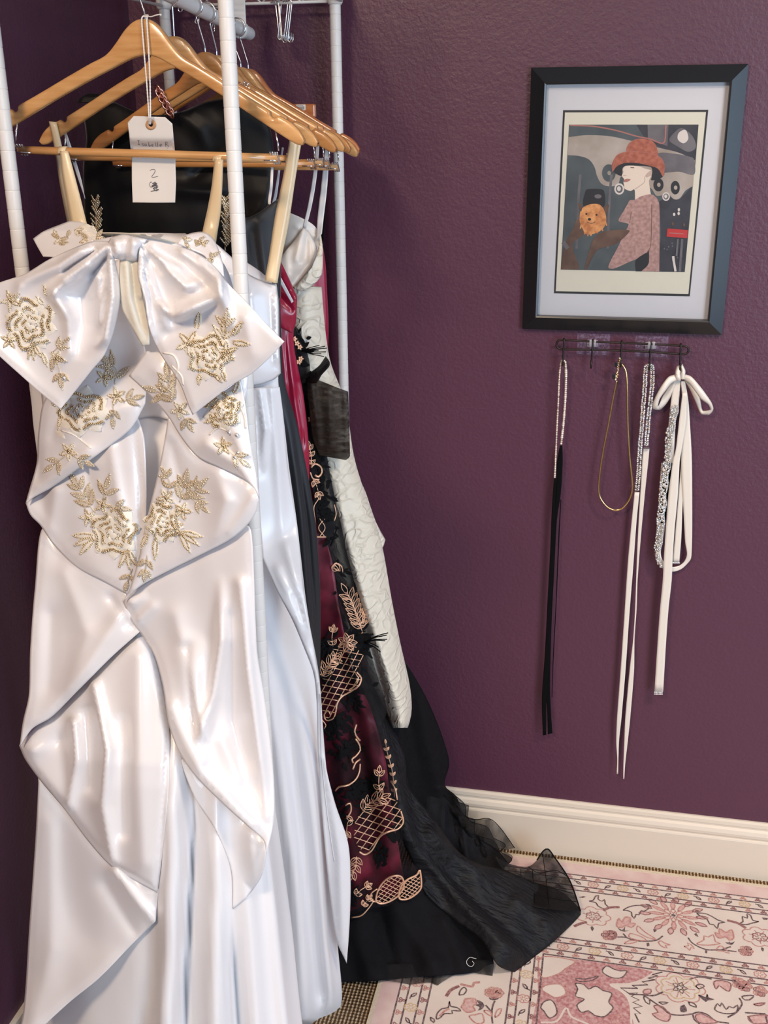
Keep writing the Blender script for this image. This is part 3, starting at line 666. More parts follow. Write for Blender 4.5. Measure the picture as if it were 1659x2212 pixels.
D['l3'] = drape('drape', [(90, 1150, 1.41), (276, 1285, 1.385), (302, 1362, 1.352), (170, 1490, 1.315), (43, 1610, 1.32), (65, 1450, 1.37), (160, 1350, 1.35)],
    [(92, 1142), (140, 1190), (200, 1240), (274, 1282, 1), (292, 1330), (303, 1364, 1), (240, 1420), (170, 1490), (112, 1548), (70, 1574), (43, 1612, 1), (50, 1560), (63, 1500), (66, 1400), (76, 1270)],
    [[(140, 1240, .010, 26), (190, 1370, .014, 34), (150, 1480, .006, 34)], [(260, 1330, .012, 22), (190, 1440, .012, 26), (90, 1560, .006, 22)], [(110, 1330, -.008, 26), (105, 1480, -.006, 26)], [(240, 1290, -.006, 12), (280, 1350, -.006, 12)]], material='satin', under=('l4',))
D['ll'] = drape('drape', [(57, 1090, 1.395), (140, 1040, 1.42), (296, 900, 1.425), (312, 1160, 1.40), (275, 1282, 1.365), (130, 1195, 1.375)],
    [(56, 1086, 1), (110, 1050), (200, 985), (262, 930), (296, 896, 1), (312, 950), (316, 1060), (312, 1160), (300, 1220), (276, 1284, 1), (225, 1256), (165, 1224), (115, 1175), (88, 1135), (66, 1112)],
    [[(240, 960, .006, 14), (258, 1080, .009, 15), (285, 1200, .004, 13)], [(290, 920, -.004, 10), (304, 1060, -.008, 9), (306, 1160, -.004, 8)], [(120, 1060, .010, 18), (110, 1140, .006, 18)], [(190, 1020, -.007, 22), (215, 1180, -.004, 20)]], under=('l3',))
D['lr'] = drape('drape', [(375, 905, 1.425), (540, 1045, 1.41), (559, 1075, 1.385), (420, 1200, 1.365), (268, 1298, 1.352), (320, 1120, 1.385)],
    [(364, 898, 1), (392, 940), (425, 983), (480, 1010), (530, 1036), (552, 1058), (560, 1078, 1), (552, 1108), (528, 1140), (492, 1168), (430, 1200), (350, 1240), (300, 1268), (267, 1299, 1), (283, 1265), (302, 1200), (318, 1120), (340, 1030), (356, 950)],
    [[(470, 1020, .010, 30), (490, 1080, .016, 26), (470, 1150, .006, 26)], [(370, 960, -.006, 14), (400, 1080, -.006, 22)], [(550, 1075, .008, 14), (500, 1150, .006, 14)], [(330, 1130, .006, 12), (290, 1270, .006, 12)]], under=('r3', 'll',))
D['ul'] = drape('drape', [(100, 860, 1.425), (258, 570, 1.44), (270, 680, 1.415), (300, 790, 1.40), (312, 880, 1.385), (200, 990, 1.37), (57, 1083, 1.385), (88, 950, 1.43)],
    [(100, 860), (160, 815), (215, 740), (236, 640), (250, 562, 1), (266, 562, 1), (284, 640), (312, 745), (318, 800), (314, 872, 1), (283, 925), (230, 968), (165, 1015), (110, 1054), (70, 1076), (56, 1087, 1), (64, 1058), (80, 1000), (84, 930)],
    [[(150, 930, .010, 26), (215, 890, .012, 24), (300, 880, .0, 20)], [(90, 1050, .010, 22), (190, 975, .008, 18)], [(115, 940, -.005, 14), (150, 870, -.004, 14)]], under=('ll',))
D['ur'] = drape('drape', [(280, 812, 1.385), (345, 760, 1.40), (420, 880, 1.385), (440, 985, 1.37), (558, 1075, 1.375), (530, 880, 1.44)],
    [(279, 812, 1), (318, 758, 1), (345, 762), (420, 830), (470, 850), (520, 820, 1), (531, 880), (541, 960), (556, 1040), (560, 1078, 1), (548, 1052), (520, 1031), (470, 1008), (425, 985), (392, 945), (362, 898), (322, 852)],
    [[(450, 960, .010, 16), (520, 1010, .012, 14), (552, 1062, .010, 10)], [(480, 880, .008, 22), (525, 980, .010, 14)], [(340, 800, .006, 18), (400, 900, .006, 18)]], under=('lr', 'ul',))

# ---- the bow
def bow_part(name, Y, outline, folds, material='satin', edge=(-.0035, 8), step=5, wob=.0006, under=()):
    S = Surf(Y, folds, wob=wob); S.over = [(D['ul'][1], .022), (D['ur'][1], .022), (bod, .022)] + [(u, .016) for u in under]; o = sheet(name, S, outline, M[material], bow, step, edge=edge, solid=.002); return o, S
bow = g1
lt, ST = bow_part('bow_tail', [(255, 560, 1.40), (285, 562, 1.40), (200, 810, 1.375), (322, 748, 1.385), (280, 700, 1.385)],
    [(260, 556, 1), (258, 610), (262, 658), (285, 705), (308, 746, 1), (323, 744, 1), (322, 715), (308, 640), (302, 600), (300, 556, 1)],
    [[(272, 570, .007, 6), (278, 640, .008, 7), (306, 735, .004, 6)], [(284, 565, -.006, 4), (292, 650, -.006, 5), (314, 735, -.002, 5)], [(296, 565, .005, 5), (304, 640, .006, 5)]], material='satin_lining')

lw, SL = bow_part('bow_wing', [(240, 540, 1.40), (60, 600, 1.345), (-30, 690, 1.34), (130, 882, 1.335), (200, 800, 1.35), (255, 660, 1.375), (150, 700, 1.325)],
    [(240, 522, 1), (200, 523), (152, 540), (105, 562), (55, 592), (-5, 613), (-40, 640, 1), (-28, 740), (-2, 768), (40, 806), (85, 846), (131, 884, 1), (160, 848), (198, 800), (226, 765), (246, 710), (258, 650), (255, 598), (244, 552, 1)],
    [[(240, 540, .012, 5), (243, 640, .022, 7, 10), (228, 730, .020, 8, 12), (205, 752, .0, 8)],
     [(238, 536, .010, 6), (190, 570, .026, 8, 13), (140, 604, .028, 9, 14), (112, 628, .010, 10)],
     [(232, 532, .008, 8), (175, 545, .020, 12), (130, 575, .018, 9), (60, 605, .008, 14)],
     [(222, 570, .0, 12), (180, 640, -.020, 26), (185, 700, -.018, 28), (170, 780, .0, 26)],
     [(118, 632, .014, 10), (150, 690, .012, 10), (150, 760, .010, 12), (120, 800, .0, 14)],
     [(228, 560, -.016, 7), (200, 590, -.012, 9)], [(205, 540, -.010, 6), (140, 585, -.012, 6)], [(45, 620, .008, 12), (20, 700, .006, 16)],
     [(214, 600, .010, 7), (216, 700, .010, 8)],
     [(238, 530, .006, 3), (205, 552, .009, 5), (160, 580, .004, 6)], [(240, 548, .006, 3), (214, 590, .009, 4, 7), (196, 640, .005, 7)], [(241, 552, .006, 3), (230, 620, .010, 4, 6), (215, 690, .004, 7)],
     [(232, 540, -.006, 3), (196, 568, -.007, 4)], [(168, 600, .008, 4, 8), (128, 622, .012, 5, 9), (116, 636, .006, 6)], [(112, 640, .012, 6, 10), (140, 672, .010, 6, 10), (150, 720, .0, 10)]])
rw, SR = bow_part('bow_wing', [(305, 540, 1.40), (460, 575, 1.345), (613, 738, 1.37), (418, 895, 1.335), (330, 720, 1.36), (430, 700, 1.315), (520, 760, 1.335)],
    [(302, 522, 1), (330, 520), (380, 531), (425, 548), (462, 575), (492, 612), (530, 650), (570, 694), (614, 738, 1), (590, 765), (545, 806), (500, 832), (458, 864), (417, 896, 1), (408, 876), (388, 826), (345, 760), (322, 705), (315, 650), (300, 600), (299, 552, 1)],
    [[(304, 536, .012, 4), (304, 600, .022, 7, 6), (318, 680, .020, 8), (328, 722, .008, 10)],
     [(318, 545, .006, 6), (345, 640, .016, 10), (360, 700, .008, 12)],
     [(330, 540, .010, 8), (370, 590, .020, 12), (400, 618, .022, 10), (430, 612, .008, 10)],
     [(322, 560, -.012, 9), (350, 640, -.018, 14), (372, 690, -.016, 12)],
     [(352, 660, .012, 10), (375, 682, .024, 9, 16), (420, 662, .024, 9, 16), (470, 640, .012, 10), (478, 600, .004, 10)],
     [(335, 538, -.008, 7), (400, 570, -.012, 9), (450, 620, -.014, 12)],
     [(470, 590, .010, 10), (480, 640, .012, 9), (500, 700, .008, 14)],
     [(395, 548, .012, 10), (450, 590, .010, 10), (485, 650, .006, 12)],
     [(530, 690, .010, 20), (545, 760, .006, 26)], [(365, 720, -.008, 18), (440, 700, -.008, 20)],
     [(306, 528, .006, 3), (340, 556, .009, 4, 7), (385, 580, .004, 7)], [(304, 545, .006, 3), (328, 620, .009, 4, 7), (345, 690, .004, 6)], [(310, 535, -.006, 3), (352, 590, -.007, 4)],
     [(356, 668, .008, 4, 8), (378, 690, .012, 4, 9), (425, 668, .010, 4, 9), (472, 644, .004, 8)], [(432, 560, .006, 4, 8), (470, 606, .008, 5, 8), (482, 660, .003, 8)], [(320, 700, .006, 4), (332, 740, .006, 5)]])
kn, SK = bow_part('bow_knot', [(236, 540, 1.365), (305, 540, 1.365), (270, 510, 1.385), (270, 563, 1.372), (270, 538, 1.335)],
    [(240, 514, 1), (268, 508), (318, 518, 1), (303, 535), (298, 563, 1), (272, 562), (238, 556, 1), (232, 535)],
    [[(250, 514, .006, 5), (255, 556, .006, 5)], [(275, 520, -.004, 5), (270, 560, -.005, 4)], [(290, 516, .006, 6), (286, 560, .004, 5)]], edge=(-.016, 8), under=(SL, SR))
# ---- beaded flowers
def applique(parent, S, fn, label=None):
    m_ = MB(); fn(m_); return m_.build('beaded_applique', APM, parent, label=label)
def f_(m_):
    rose(m_, SL, 66, 700, 44, .3, 1.15); floret(m_, SL, 24, 650, 24, .5); floret(m_, SL, 20, 735, 22, 1.)
    for a in (1.0, 1.5, 1.9): bead_leaf(m_, SL, 58 + 8*a, 738, 42, 15, a)
    bead_leaf(m_, SL, 90, 760, 36, 14, 1.2, 2); sprig(m_, SL, [(108, 762), (126, 790), (130, 812)], 24, 11, 2); floret(m_, SL, 122, 772, 17, .2)
    for p in ((102, 640), (40, 640), (95, 660)): bead_leaf(m_, SL, *p, 26, 11, random.uniform(3, 5), 2)
    sprig(m_, SL, [(115, 760), (132, 745)], 22, 9, 1); beads(m_, SL, [(139, 817)], .0032, 4)
applique(lw, SL, f_, 'gold beaded rose on the left bow wing')
def f_(m_):
    rose(m_, SR, 452, 768, 42, .9, .95); floret(m_, SR, 408, 742, 32, .2); floret(m_, SR, 490, 760, 26, .9)
    for x, y, a in ((484, 722, -1.6), (500, 726, -.9), (424, 712, -1.4), (500, 740, .1)): bead_leaf(m_, SR, x, y, 42, 18, a)
    sprig(m_, SR, [(478, 740), (486, 700)], 28, 13, 2, False)
    cords(m_, SR, [(352, 762), (375, 768), (385, 790), (380, 815)], .0011); cords(m_, SR, [(372, 790), (392, 812), (396, 832)], .0011)
    for p in ((432, 806), (462, 806), (478, 800)): bead_leaf(m_, SR, *p, 26, 13, random.uniform(.6, 1.8), 1)
applique(rw, SR, f_, 'gold beaded rose on the right bow wing')
S_, o_ = D['ul'][1], D['ul'][0]
def f_(m_):
    rose(m_, S_, 178, 888, 46, .2, .8); floret(m_, S_, 226, 816, 22, .1); floret(m_, S_, 252, 856, 22, .7); floret(m_, S_, 148, 976, 22, .3)
    sprig(m_, S_, [(248, 830), (252, 800), (240, 788)], 32, 13, 2); sprig(m_, S_, [(262, 868), (284, 862)], 24, 10, 1); sprig(m_, S_, [(244, 870), (244, 900)], 22, 9, 1)
    sprig(m_, S_, [(142, 985), (116, 1004)], 24, 10, 1); sprig(m_, S_, [(155, 984), (180, 996)], 22, 9, 1); bead_leaf(m_, S_, 110, 870, 32, 14, .3, 2, 3); bead_leaf(m_, S_, 132, 900, 30, 14, 1.8, 1)
    cords(m_, S_, [(132, 930), (160, 940), (196, 968)], .001); leafs(m_, S_, 120, 930, 28, 13, .7, 0); leafs(m_, S_, 150, 925, 30, 13, .5, 0)
applique(o_, S_, f_, 'gold beaded rose under the left bow wing')
S_u, o_ = D['ur'][1], D['ur'][0]
def f_(m_):
    rose(m_, S_u, 482, 886, 34, .5, 1.0); floret(m_, S_u, 388, 886, 22, .4); floret(m_, S_u, 482, 964, 22, .9); bead_leaf(m_, S_u, 505, 850, 34, 15, -1.2); bead_leaf(m_, S_u, 470, 900, 34, 14, 2.7)
    sprig(m_, S_u, [(384, 880), (366, 852), (362, 815)], 30, 13, 3); sprig(m_, S_u, [(370, 856), (340, 846)], 28, 12, 1); sprig(m_, S_u, [(395, 898), (404, 912)], 22, 10, 1)
    sprig(m_, S_u, [(492, 972), (518, 992)], 24, 11, 1, False); beads(m_, S_u, [(495, 934), (512, 940), (508, 988), (514, 978)], .0028, 4)
    cords(m_, S_u, [(452, 940), (470, 925), (490, 930)], .001); cords(m_, S_u, [(516, 872), (528, 900), (530, 925)], .001)
applique(o_, S_u, f_, 'gold beaded rose under the right bow wing')
S_l, o_ = D['ll'][1], D['ll'][0]
def f_(m_):
    rose(m_, S_l, 246, 1150, 44, .7, 1.0); floret(m_, S_l, 222, 1092, 20, .1); floret(m_, S_l, 190, 1118, 20, .6)
    for a in (2.3, 2.75, 3.2): bead_leaf(m_, S_l, 206, 1160, 52, 20, a, 1)
    sprig(m_, S_l, [(205, 1108), (188, 1082), (168, 1050)], 30, 13, 3); sprig(m_, S_l, [(222, 1080), (228, 1058)], 28, 11, 1); sprig(m_, S_l, [(240, 1096), (258, 1098)], 22, 10, 1)
    for a in (1.1, 1.5, 2.0): bead_leaf(m_, S_l, 276, 1186, 44, 16, a, 1)
    sprig(m_, S_l, [(285, 1228), (276, 1256)], 20, 9, 1)
applique(o_, S_l, f_, 'gold beaded rose on the left waist drape')
S_r, o_ = D['lr'][1], D['lr'][0]
def f_(m_):
    rose(m_, S_r, 352, 1128, 34, .2, 1.15); floret(m_, S_r, 358, 1076, 22, .5); floret(m_, S_r, 394, 1104, 22, .1); floret(m_, S_r, 378, 1140, 20, .8)
    sprig(m_, S_r, [(388, 1085), (394, 1066), (398, 1048)], 30, 13, 2); sprig(m_, S_r, [(400, 1078), (424, 1056)], 28, 11, 2); sprig(m_, S_r, [(362, 1064), (366, 1040), (360, 1028)], 20, 9, 2); sprig(m_, S_r, [(412, 1076), (432, 1092)], 22, 9, 1)
    for a in (.2, .6, 1.1): bead_leaf(m_, S_r, 388, 1150, 52, 18, a, 1)
    bead_leaf(m_, S_r, 336, 1160, 52, 17, 1.6, 1); bead_leaf(m_, S_r, 320, 1150, 42, 15, 2.0, 1); sprig(m_, S_r, [(318, 1200), (314, 1232)], 22, 10, 2)
applique(o_, S_r, f_, 'gold beaded rose on the right waist drape')
def f_(m_):
    Sx = Surf(1.425)
    for i in range(8): leafs(m_, Sx, 528 + random.uniform(-3, 4), 1118 + i*7.5, 16, 7, 1.5 + random.uniform(-.5, .5), random.choice((0, 3)))
    beads(m_, Sx, [(527 + random.uniform(-3, 5), 1118 + i*5) for i in range(12)], .0013, 2)
applique(g1, None, f_, 'beaded sprig hanging beside the near post')

# ================================================================== SECOND WHITE GOWN
g2 = thing('satin_gown', 'second white satin gown, plain, behind the bow gown, champagne straps on the second hanger', 'gown', w1(600, 1500, 1.64)*np.array([1, 1, 0]), 'gowns on the rack')
Y2 = ylerp([(500, 1.665), (900, 1.64), (1500, 1.63), (2300, 1.62)]); B2 = ylerp([(500, .035), (800, .06), (1200, .07), (1700, .085), (2300, .10)])
sk2, S2 = body('skirt', [(560, 300, 520), (590, 280, 575), (606, 250, 597), (640, 220, 601), (760, 200, 603), (830, 190, 598), (900, 180, 612), (1000, 170, 622), (1130, 170, 641), (1300, 170, 660), (1480, 180, 690), (1640, 190, 702), (1820, 200, 722), (2030, 200, 727), (2110, 200, 736), (2180, 200, 741), (2203, 200, 734), (2210, 300, 712)],
    Y2, B2, M['satin_smooth'], g2, back=.5, wob=.0012, folds=[
    [(590, 640, .0, 10), (596, 720, .010, 6), (594, 800, .0, 10)], [(565, 1380, .0, 12), (600, 1600, .016, 14), (640, 1900, .022, 18), (660, 2200, .022, 20)],
    [(600, 1420, .0, 10), (640, 1700, -.016, 12), (690, 2150, -.018, 14)], [(640, 1500, .0, 10), (676, 1760, .014, 14), (716, 2180, .016, 12)], [(545, 1900, .0, 14), (560, 2200, .02, 20)], [(566, 860, .006, 10), (575, 960, .010, 10), (566, 1000, .0, 8)]])
pep = Surf([(470, 560, 1.62), (600, 620, 1.645), (604, 820, 1.625), (480, 840, 1.58)], [[(596, 640, .010, 5), (600, 780, .010, 5)], [(540, 640, .010, 22), (548, 800, .008, 24)], [(500, 590, .006, 10), (560, 630, .0, 10)]], wob=.001); pep.over = [(S2, .012)]
sheet('bodice', pep, [(465, 525, 1), (500, 556), (536, 592), (575, 610), (597, 614, 1), (602, 660), (603, 740), (606, 806, 1), (590, 820), (548, 833), (480, 830, 1), (450, 700)], M['satin'], g2, 7, edge=(-.004, 4))
fl = Surf([(570, 840, 1.60), (567, 1204, 1.56), (640, 1130, 1.61), (690, 1480, 1.555), (702, 1640, 1.60), (755, 1900, 1.60), (620, 1250, 1.55), (748, 2080, 1.59)], [[(562, 840, .010, 6), (574, 930, .012, 7), (566, 1010, .0, 8)], [(585, 840, .008, 6), (600, 1000, .010, 12), (612, 1150, .004, 14)], [(555, 900, -.006, 6), (560, 1020, -.004, 8)], [(600, 1230, .006, 10), (650, 1350, .010, 10), (686, 1470, .008, 8)], [(620, 1180, .008, 14), (660, 1330, .014, 12), (692, 1500, .008, 10)], [(640, 1290, -.010, 8), (672, 1400, -.008, 8)], [(700, 1640, .010, 10), (735, 1850, .010, 12), (740, 2040, .006, 10)]], wob=.0008); fl.over = [(S2, .014)]
sheet('cascade_flap', fl, [(545, 838, 1), (604, 836, 1), (612, 900), (622, 1010), (641, 1130), (660, 1300), (690, 1470), (702, 1640), (722, 1730), (751, 1818), (757, 1900), (755, 1990), (749, 2081, 1), (727, 2030), (716, 1960), (704, 1850), (694, 1730), (686, 1610), (684, 1520), (678, 1456), (656, 1396), (630, 1335), (598, 1275), (567, 1204, 1), (556, 1080), (549, 950)], M['satin_smooth'], g2, 7)
m_ = MB(); q = curve([(757, 1900), (755, 1990), (749, 2078)], 6.); cords(m_, fl, [(692, 1500), (694, 1620), (706, 1750), (722, 1860)], .0009, 0, .001); m_.build('seam_stitching', M['satin'], g2)
strip('strap', [(637, 300, 652, 302, 1.664), (622, 384, 638, 386, 1.660), (606, 474, 624, 480, 1.655), (592, 552, 608, 558, 1.650), (584, 608, 599, 612, 1.640)], M['champagne'], g2, .0012, bow=.002)
L = [(627, 297, 643, 299, 1.657), (612, 380, 634, 384, 1.652), (594, 470, 619, 478, 1.646), (582, 550, 605, 556, 1.640), (572, 606, 596, 612, 1.630)]
strip('strap', L, M['champagne'], g2, .0012, bow=.002)
strip('strap', [(106, 262, 122, 264, 1.655), (118, 320, 135, 322, 1.652), (130, 400, 150, 398, 1.65), (150, 500, 175, 495, 1.645), (170, 580, 200, 575, 1.64)], M['champagne'], g2, .0012, bow=.002)
strip('hanger_loop', [(134, 278, 140, 277, 1.675), (150, 330, 158, 329, 1.674), (170, 390, 176, 389, 1.673), (184, 430, 183, 424, 1.672)], M['white_ribbon'], g2)

# ================================================================== CHARCOAL GOWN
g3 = thing('satin_gown', 'charcoal grey satin gown showing as a dark strip right of the white skirts', 'gown', w1(620, 1400, 1.74)*np.array([1, 1, 0]), 'gowns on the rack')
Y3 = ylerp([(400, 1.765), (900, 1.75), (2300, 1.75)]); B3 = ylerp([(400, .02), (700, .035), (1200, .05), (2300, .07)])
c3, S3 = body('skirt', [(640, 340, 604), (700, 330, 606), (820, 330, 610), (905, 330, 639), (1027, 340, 665), (1133, 350, 682), (1260, 350, 691), (1361, 350, 692), (1500, 350, 690), (1700, 350, 690), (2000, 350, 690)],
    Y3, B3, M['charcoal'], g3, back=.5, folds=[[(612, 830, .0, 8), (650, 1100, .014, 8), (672, 1360, .014, 10)], [(632, 900, .0, 6), (664, 1130, -.012, 6), (682, 1360, -.01, 6)]], wob=.001)
cc = Surf([(525, 470, 1.72), (600, 440, 1.75), (600, 620, 1.74), (520, 640, 1.70)], [[(560, 480, .004, 6), (575, 600, .006, 8)], [(545, 500, -.004, 5), (560, 600, -.004, 5)]], wob=.001); cc.over = [(S3, .012)]
sheet('bodice', cc, [(516, 476), (538, 470), (562, 458), (585, 441), (600, 430, 1), (606, 520), (606, 640, 1), (585, 690), (530, 690), (520, 560)], M['charcoal'], g3, 6, edge=(-.004, 3))
strip('strap', [(586, 350, 591, 351, 1.78), (583, 400, 589, 402, 1.775), (579, 440, 585, 440, 1.77), (590, 444, 596, 442, 1.76)], M['white_ribbon'], g3)

# ================================================================== BLACK HALTER GOWN
g4 = thing('halter_gown', 'black satin halter gown with a rose gold chain behind the paper tag', 'gown', w1(400, 1400, 1.82)*np.array([1, 1, 0]), 'gowns on the rack')
Y4 = ylerp([(200, 1.835), (2300, 1.83)]); B4 = ylerp([(200, .02), (600, .04), (2300, .05)])
_, S4 = body('skirt', [(420, 190, 585), (600, 210, 560), (900, 230, 560), (1500, 200, 600), (1990, 190, 620)], Y4, B4, M['black_satin'], g4, back=.4)
bk = Surf([(190, 230, 1.815), (575, 260, 1.82), (370, 260, 1.80), (200, 560, 1.80), (585, 560, 1.80), (380, 480, 1.785)], [[(372, 230, .012, 14), (430, 280, .010, 18), (450, 330, .0, 14)], [(420, 240, .008, 12), (490, 300, .0, 20)], [(380, 410, .010, 14), (450, 415, .012, 12), (500, 400, .0, 14)], [(300, 520, .006, 40), (340, 400, .006, 40)], [(470, 340, -.006, 20), (420, 380, -.008, 12)]], wob=.0014); bk.over = [(S4, .01)]
sheet('bodice', bk, [(181, 230), (205, 222), (250, 222, 1), (285, 238), (330, 249), (368, 247), (396, 240), (440, 222), (482, 213, 1), (540, 228), (576, 252, 1), (588, 300), (592, 360), (586, 425), (566, 462), (545, 482), (540, 600, 1), (380, 640), (190, 600, 1), (184, 480), (180, 360), (187, 300)], M['black_satin'], g4, 8, edge=(-.004, 4))
strip('shoulder_strap', [(166, 222, 216, 222, 1.85), (172, 212, 214, 208, 1.852), (190, 202, 213, 203, 1.855)], M['black_satin'], g4)
ch = MB(); P = polyline3([(340, 190, 1.755), (352, 215, 1.757), (362, 232, 1.76), (371, 250, 1.765)], 2.)
Ls = np.r_[0, np.cumsum(np.linalg.norm(np.diff(P, axis=0), axis=1))]; n_ = 9
for i in range(n_):
    s_ = Ls[-1]*(i + .5)/n_; c = np.array([np.interp(s_, Ls, P[:, k]) for k in range(3)]); a = np.linspace(0, 2*PI, 18, endpoint=False)
    d = P[-1] - P[0]; d /= np.linalg.norm(d); u = np.cross(d, [0, 1, 0]); u /= np.linalg.norm(u); v = np.array([0, 1., 0]); w_ = u*math.cos(.7) + v*math.sin(.7)*(1 if i % 2 else -1)
    ch.tube([c + d*.0068*math.cos(t) + w_*.0060*math.sin(t) for t in a], .0017, 6, closed=True)
ch.build('neck_chain', M['rose_gold'], g4)
cl_ = MB(); c = w1(534, 187, 1.83)
for i in range(22):
    a = random.uniform(0, 6.28); r = .0085*math.sqrt(random.random()); cl_.ball(c + np.array([r*math.cos(a), -.016 + random.uniform(-.003, .003), r*math.sin(a)]), random.uniform(.0014, .0026), 0 if random.random() < .6 else 1)
cl_.build('crystal_clasp', [M['crystal_warm'], M['rose_gold']], g4, label='rose gold crystal cluster')
for (pts, lf) in (([(206, 510), (208, 470), (204, 432)], 1), ([(486, 540), (488, 480), (484, 425)], 1)):
    m_ = MB(); q = curve(pts, 3.); 
    for i in range(4, len(q), 4):
        for sg in (-1, 1):
            a = -PI/2 + sg*random.uniform(.35, .8)
            for k in range(5): beads(m_, bk, [(q[i][0] + math.cos(a)*k*4.3, q[i][1] + math.sin(a)*k*4.3), (q[i][0] + math.cos(a)*k*4.3 + 2, q[i][1] + math.sin(a)*k*4.3 + 3)], .0021, random.choice((1, 2)), .004)
    for p in q: beads(m_, bk, [p, (p[0] + random.uniform(-3, 3), p[1])], .0016, random.choice((1, 2)), .004)
    m_.build('beaded_sprig', APM, g4, label='champagne beaded sprig on black satin')

# ================================================================== CRIMSON GOWN
g5 = thing('satin_gown', 'crimson satin gown between the charcoal strip and the ivory brocade gown', 'gown', w1(640, 1100, 1.86)*np.array([1, 1, 0]), 'gowns on the rack')
Y5 = ylerp([(500, 1.87), (2300, 1.86)]); B5 = ylerp([(500, .02), (900, .035), (2300, .05)])
_, S5 = body('skirt', [(600, 460, 600), (640, 450, 632), (680, 440, 637), (735, 440, 630), (790, 440, 642), (850, 440, 655), (960, 440, 667), (1030, 440, 668), (1080, 440, 664), (1160, 450, 668), (1330, 460, 676), (1700, 470, 676)],
    Y5, B5, M['crimson'], g5, back=.5, wob=.0016, folds=[[(618, 690, .0, 5), (628, 800, .010, 6), (650, 940, .012, 6)], [(606, 700, .004, 4), (618, 840, .006, 4)], [(640, 850, -.008, 5), (655, 950, -.008, 5)]])
cb = Surf([(600, 575, 1.86), (641, 645, 1.83), (600, 680, 1.82), (640, 700, 1.835)], [[(612, 600, .006, 5), (638, 645, .006, 5)], [(604, 640, -.006, 6), (630, 668, -.006, 6)]]); cb.over = [(S5, .01)]
sheet('bodice', cb, [(590, 560), (604, 560, 1), (622, 598), (641, 640, 1), (641, 656), (638, 700), (630, 720, 1), (600, 700), (588, 640)], M['crimson'], g5, 4, edge=(-.003, 3))
strip('hanger_loop', [(597, 595, 603, 592, 1.80), (613, 626, 619, 622, 1.802), (630, 655, 634, 651, 1.805)], M['white_ribbon'], g5)

# ================================================================== IVORY BROCADE GOWN
g6 = thing('brocade_gown', 'ivory brocade sheath gown with thin white straps, nearest the far right post', 'gown', w1(760, 1300, 1.97)*np.array([1, 1, 0]), 'gowns on the rack')
Y6 = ylerp([(400, 1.985), (900, 1.98), (1570, 1.97)]); B6 = ylerp([(400, .02), (700, .04), (1000, .05), (1570, .055)])
_, S6 = body('skirt', [(620, 590, 694), (700, 605, 700), (790, 610, 712), (840, 620, 738), (900, 640, 752), (985, 655, 762), (1050, 670, 782), (1130, 690, 812), (1180, 700, 826), (1300, 735, 846), (1400, 775, 866), (1480, 805, 886), (1530, 832, 890), (1560, 845, 892), (1572, 850, 880)],
    Y6, B6, M['brocade'], g6, back=.5, wob=.0016, folds=[[(712, 1000, .0, 10), (760, 1200, .012, 12), (850, 1500, .014, 14)], [(700, 1000, -.006, 7), (738, 1180, -.014, 7), (832, 1500, -.016, 8)], [(650, 720, .008, 14), (660, 830, .008, 14)]])
sd = Surf([(700, 980, 1.99), (850, 1570, 1.985)]); 
sheet('side_panel', sd, [(680, 960), (706, 990), (722, 1040), (742, 1130), (780, 1290), (815, 1430), (843, 1531, 1), (834, 1528), (808, 1440), (770, 1300), (735, 1170), (690, 1000)], M['ivory_lining'], g6, 6)
hp = Surf([(790, 1050, 2.0), (832, 1165, 2.0), (780, 1100, 1.975)], [[(800, 1080, .006, 10), (820, 1160, .006, 8)]])
sheet('hip_flap', hp, [(775, 1040), (788, 1060), (812, 1128), (832, 1166, 1), (824, 1185), (800, 1190), (780, 1130)], M['brocade'], g6, 5)
cpl = Surf([(605, 470, 1.975), (690, 520, 1.965), (640, 620, 1.93), (660, 540, 1.985), (610, 600, 1.95)], [[(640, 490, .004, 5), (690, 515, .006, 6)], [(660, 500, -.008, 14), (640, 580, -.010, 16)]], wob=.001); cpl.over = [(S6, .006)]
sheet('inner_cup', cpl, [(600, 472), (622, 458, 1), (650, 470), (676, 485), (692, 505, 1), (694, 530), (684, 560), (664, 600), (632, 616, 1), (612, 600), (600, 560)], M['ivory_lining'], g6, 5)
ct = Surf([(604, 555, 1.93), (657, 490, 1.955), (632, 616, 1.91), (680, 560, 1.94)], [[(655, 495, .006, 6), (640, 560, .008, 9)], [(664, 500, -.004, 4), (660, 560, -.006, 6)], [(620, 540, .006, 8), (620, 590, .004, 8)]]); ct.over = [(S6, .012)]
sheet('lining_cup', ct, [(600, 560, 1), (630, 525), (655, 492, 1), (666, 500), (684, 535), (680, 560), (660, 590), (632, 622, 1), (612, 606)], M['ivory_lining'], g6, 5, edge=(-.004, 3))
cp = Surf([(640, 622, 1.90), (692, 530, 1.935), (690, 600, 1.92)], [[(660, 600, .008, 7), (690, 545, .006, 6)], [(650, 618, .006, 6), (688, 590, .004, 6)]]); cp.over = [(S6, .02)]
sheet('bodice_cup', cp, [(633, 622, 1), (655, 600), (675, 572), (688, 535), (693, 505, 1), (697, 540), (695, 590), (680, 612), (655, 628)], M['brocade'], g6, 4, edge=(-.004, 3))
strip('strap', [(684, 300, 691, 302, 1.965), (676, 380, 684, 382, 1.96), (666, 440, 674, 442, 1.957), (654, 492, 661, 494, 1.955)], M['white_ribbon'], g6, label='thin white strap, left')
strip('strap', [(702, 318, 712, 320, 1.972), (694, 400, 707, 402, 1.968), (686, 470, 699, 472, 1.965), (683, 520, 695, 505, 1.95)], M['white_ribbon'], g6, label='thin white strap, right')
strip('strap', [(609, 318, 613, 319, 1.98), (602, 360, 606, 362, 1.98), (592, 420, 598, 424, 1.98), (584, 452, 588, 455, 1.98)], M['white_ribbon'], g6)

